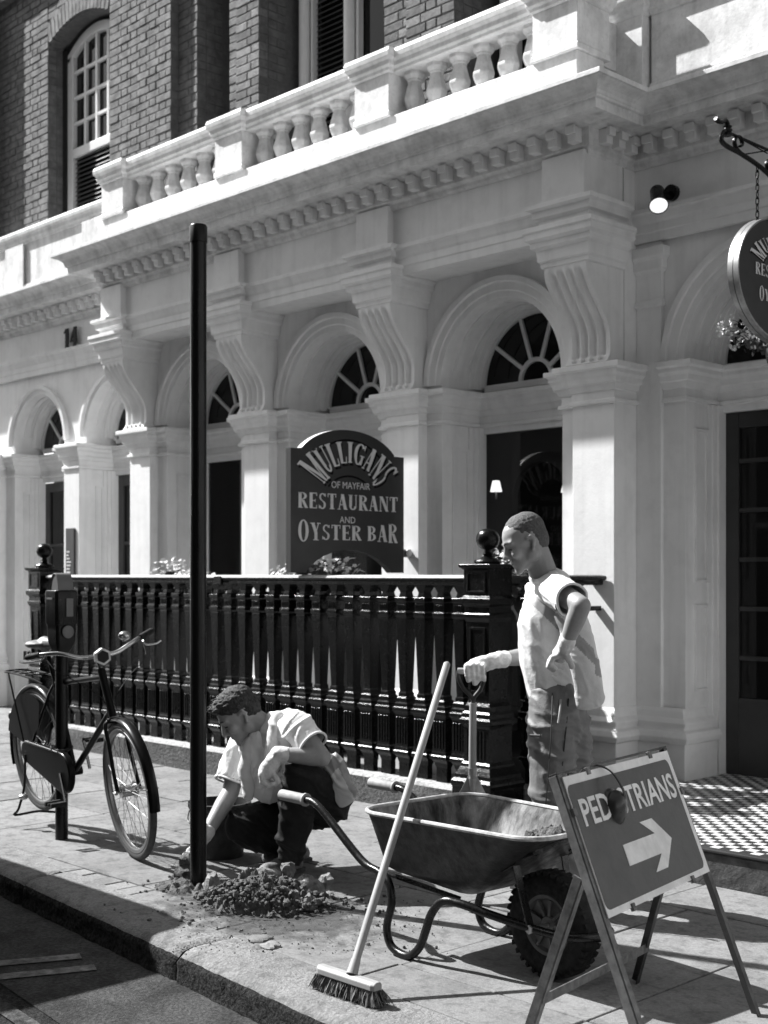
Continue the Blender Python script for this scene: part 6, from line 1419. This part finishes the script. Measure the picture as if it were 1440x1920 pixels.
mb = MB(); mb.lathe([(.02, 2.58), (.10, 2.62), (.14, 2.69), (.155, 2.76), (.15, 2.77), (.12, 2.70)], (bx_, by_, 0), 20, caps=False); mb.build('basket', 'plast', HBk, smooth=True)
mb = MB()
for k in range(3): a = 2 * pi * k / 3 + .4; mb.tube([(bx_ + .15 * cos(a), by_ + .15 * sin(a), 2.76), (bx_, by_, 3.28)], .003, 5)
mb.tube([(bx_, 7.15, 3.30), (bx_, by_, 3.33), (bx_, by_ - .01, 3.28)], .008, 6); mb.build('hanger', 'iron', HBk)
lf, pt, stm = MB(), MB(), MB()
for k in range(34):
    a = random.uniform(0, 2 * pi); a = random.gauss(3.75, .55) if k % 3 else a; r = random.uniform(.16, .46); h = random.uniform(-.05, .10)
    tip = Vector((bx_ + r * cos(a), by_ + r * sin(a) * .9, 2.85 + h)); rt = Vector((bx_ + .08 * cos(a), by_ + .08 * sin(a), 2.74)); stm.tube([rt, rt.lerp(tip, .5) + Vector((0, 0, .05)), tip], .002, 4)
    for j in range(14):
        c = tip + Vector([random.gauss(0, .018) for _ in range(3)]); u_2 = Vector([random.gauss(0, 1) for _ in range(3)]).normalized(); b = u_2.orthogonal().normalized(); e2 = u_2.cross(b); r_ = random.uniform(.006, .011)
        pt.add([c + (b * cos(t) + e2 * sin(t)) * r_ for t in (0, 1.26, 2.5, 3.8, 5.0)], [(0, 1, 2, 3, 4)])
    for j in range(12):
        c = rt.lerp(tip, random.uniform(.1, .8)) + Vector([random.gauss(0, .02) for _ in range(3)]); u_2 = Vector([random.gauss(0, 1) for _ in range(3)]).normalized(); b = u_2.orthogonal().normalized(); e2 = u_2.cross(b)
        lf.add([c + (b * cos(t) + e2 * sin(t)) * .014 for t in (0, 1.26, 2.5, 3.8, 5.0)], [(0, 1, 2, 3, 4)])
tag(lf.build('leaves', 'leaf', HBk), kind='stuff'); tag(pt.build('petals', 'petal', HBk), kind='stuff'); tag(stm.build('stems', 'leaf', HBk), kind='stuff')

M['vanpaint'] = mat('dark_blue_van_paint', .04, .3, coat=.3)
# ------------------------------------------------------------------ van parked at the kerb just out of view to the left (its shadow lies on the kerb)
VN = thing('parked_van', 'dark panel van parked at the kerb to the left of the bicycle', 'van', (-7.9, 1.9, -.13)); VO = len(bpy.data.objects)
VY0, VY1 = 1.02, 2.74; vz = -.13
def vsec(x, zt, zs_, ins, zb=.30): return [(x, y, z + vz) for y, z in ((VY0 + .04, zb), (VY0, zb + .15), (VY0, zs_), (VY0 + ins, zt - .06), (VY0 + ins + .10, zt), (VY1 - ins - .10, zt), (VY1 - ins, zt - .06), (VY1, zs_), (VY1, zb + .15), (VY1 - .04, zb))]
mb = MB(); mb.rings([vsec(-10.75, 1.98, 1.1, .08), vsec(-10.6, 2.13, 1.12, .08), vsec(-8.6, 2.17, 1.12, .09), vsec(-7.0, 2.16, 1.12, .10), vsec(-6.72, 2.08, 1.10, .11), vsec(-6.25, 1.30, 1.05, .08), vsec(-5.95, 1.10, .92, .06), vsec(-5.78, .92, .74, .06), vsec(-5.72, .62, .55, .05)])
vb = mb.build('body', 'vanpaint', VN, bevel=.02, smooth=45)
for xx in (-9.75, -6.75):
    for yy in (VY0 + .10, VY1 - .10):
        mb = MB(); mb.lathe([(0, -.1), (.22, -.1), (.30, -.09), (.32, -.06), (.32, .06), (.30, .09), (.22, .1), (0, .1)], (xx, yy, .32 + vz), 28, Matrix.Rotation(pi / 2, 3, 'X')); mb.build('wheel', 'rubber', VN, smooth=40)
mb = MB(); mb.rings([[(-6.69, y, 2.0 + vz) for y in (VY0 + .22, VY1 - .22)] + [(-6.29, y, 1.35 + vz) for y in (VY1 - .14, VY0 + .14)], [(-6.675, y, 2.01 + vz) for y in (VY0 + .22, VY1 - .22)] + [(-6.275, y, 1.36 + vz) for y in (VY1 - .14, VY0 + .14)]]); mb.build('windscreen', 'glass', VN)
for yy in (VY0 + .2, VY1 - .2): mb = MB(); mb.box(-5.80, -5.715, yy - .12, yy + .12, .62 + vz, .78 + vz); mb.build('headlight', 'steel', VN, bevel=.02)
mb = MB(); mb.box(-5.78, -5.66, VY0 + .02, VY1 - .02, .32 + vz, .52 + vz); mb.build('bumper', 'rubber', VN, bevel=.03)
for yy in (VY0 - .10, VY1 + .02): mb = MB(); mb.box(-6.75, -6.62, yy, yy + .10, 1.12 + vz, 1.32 + vz); mb.build('wing_mirror', 'rubber', VN, bevel=.02)

for o in VN.children: o.location.x += .42; o.location.y += .04
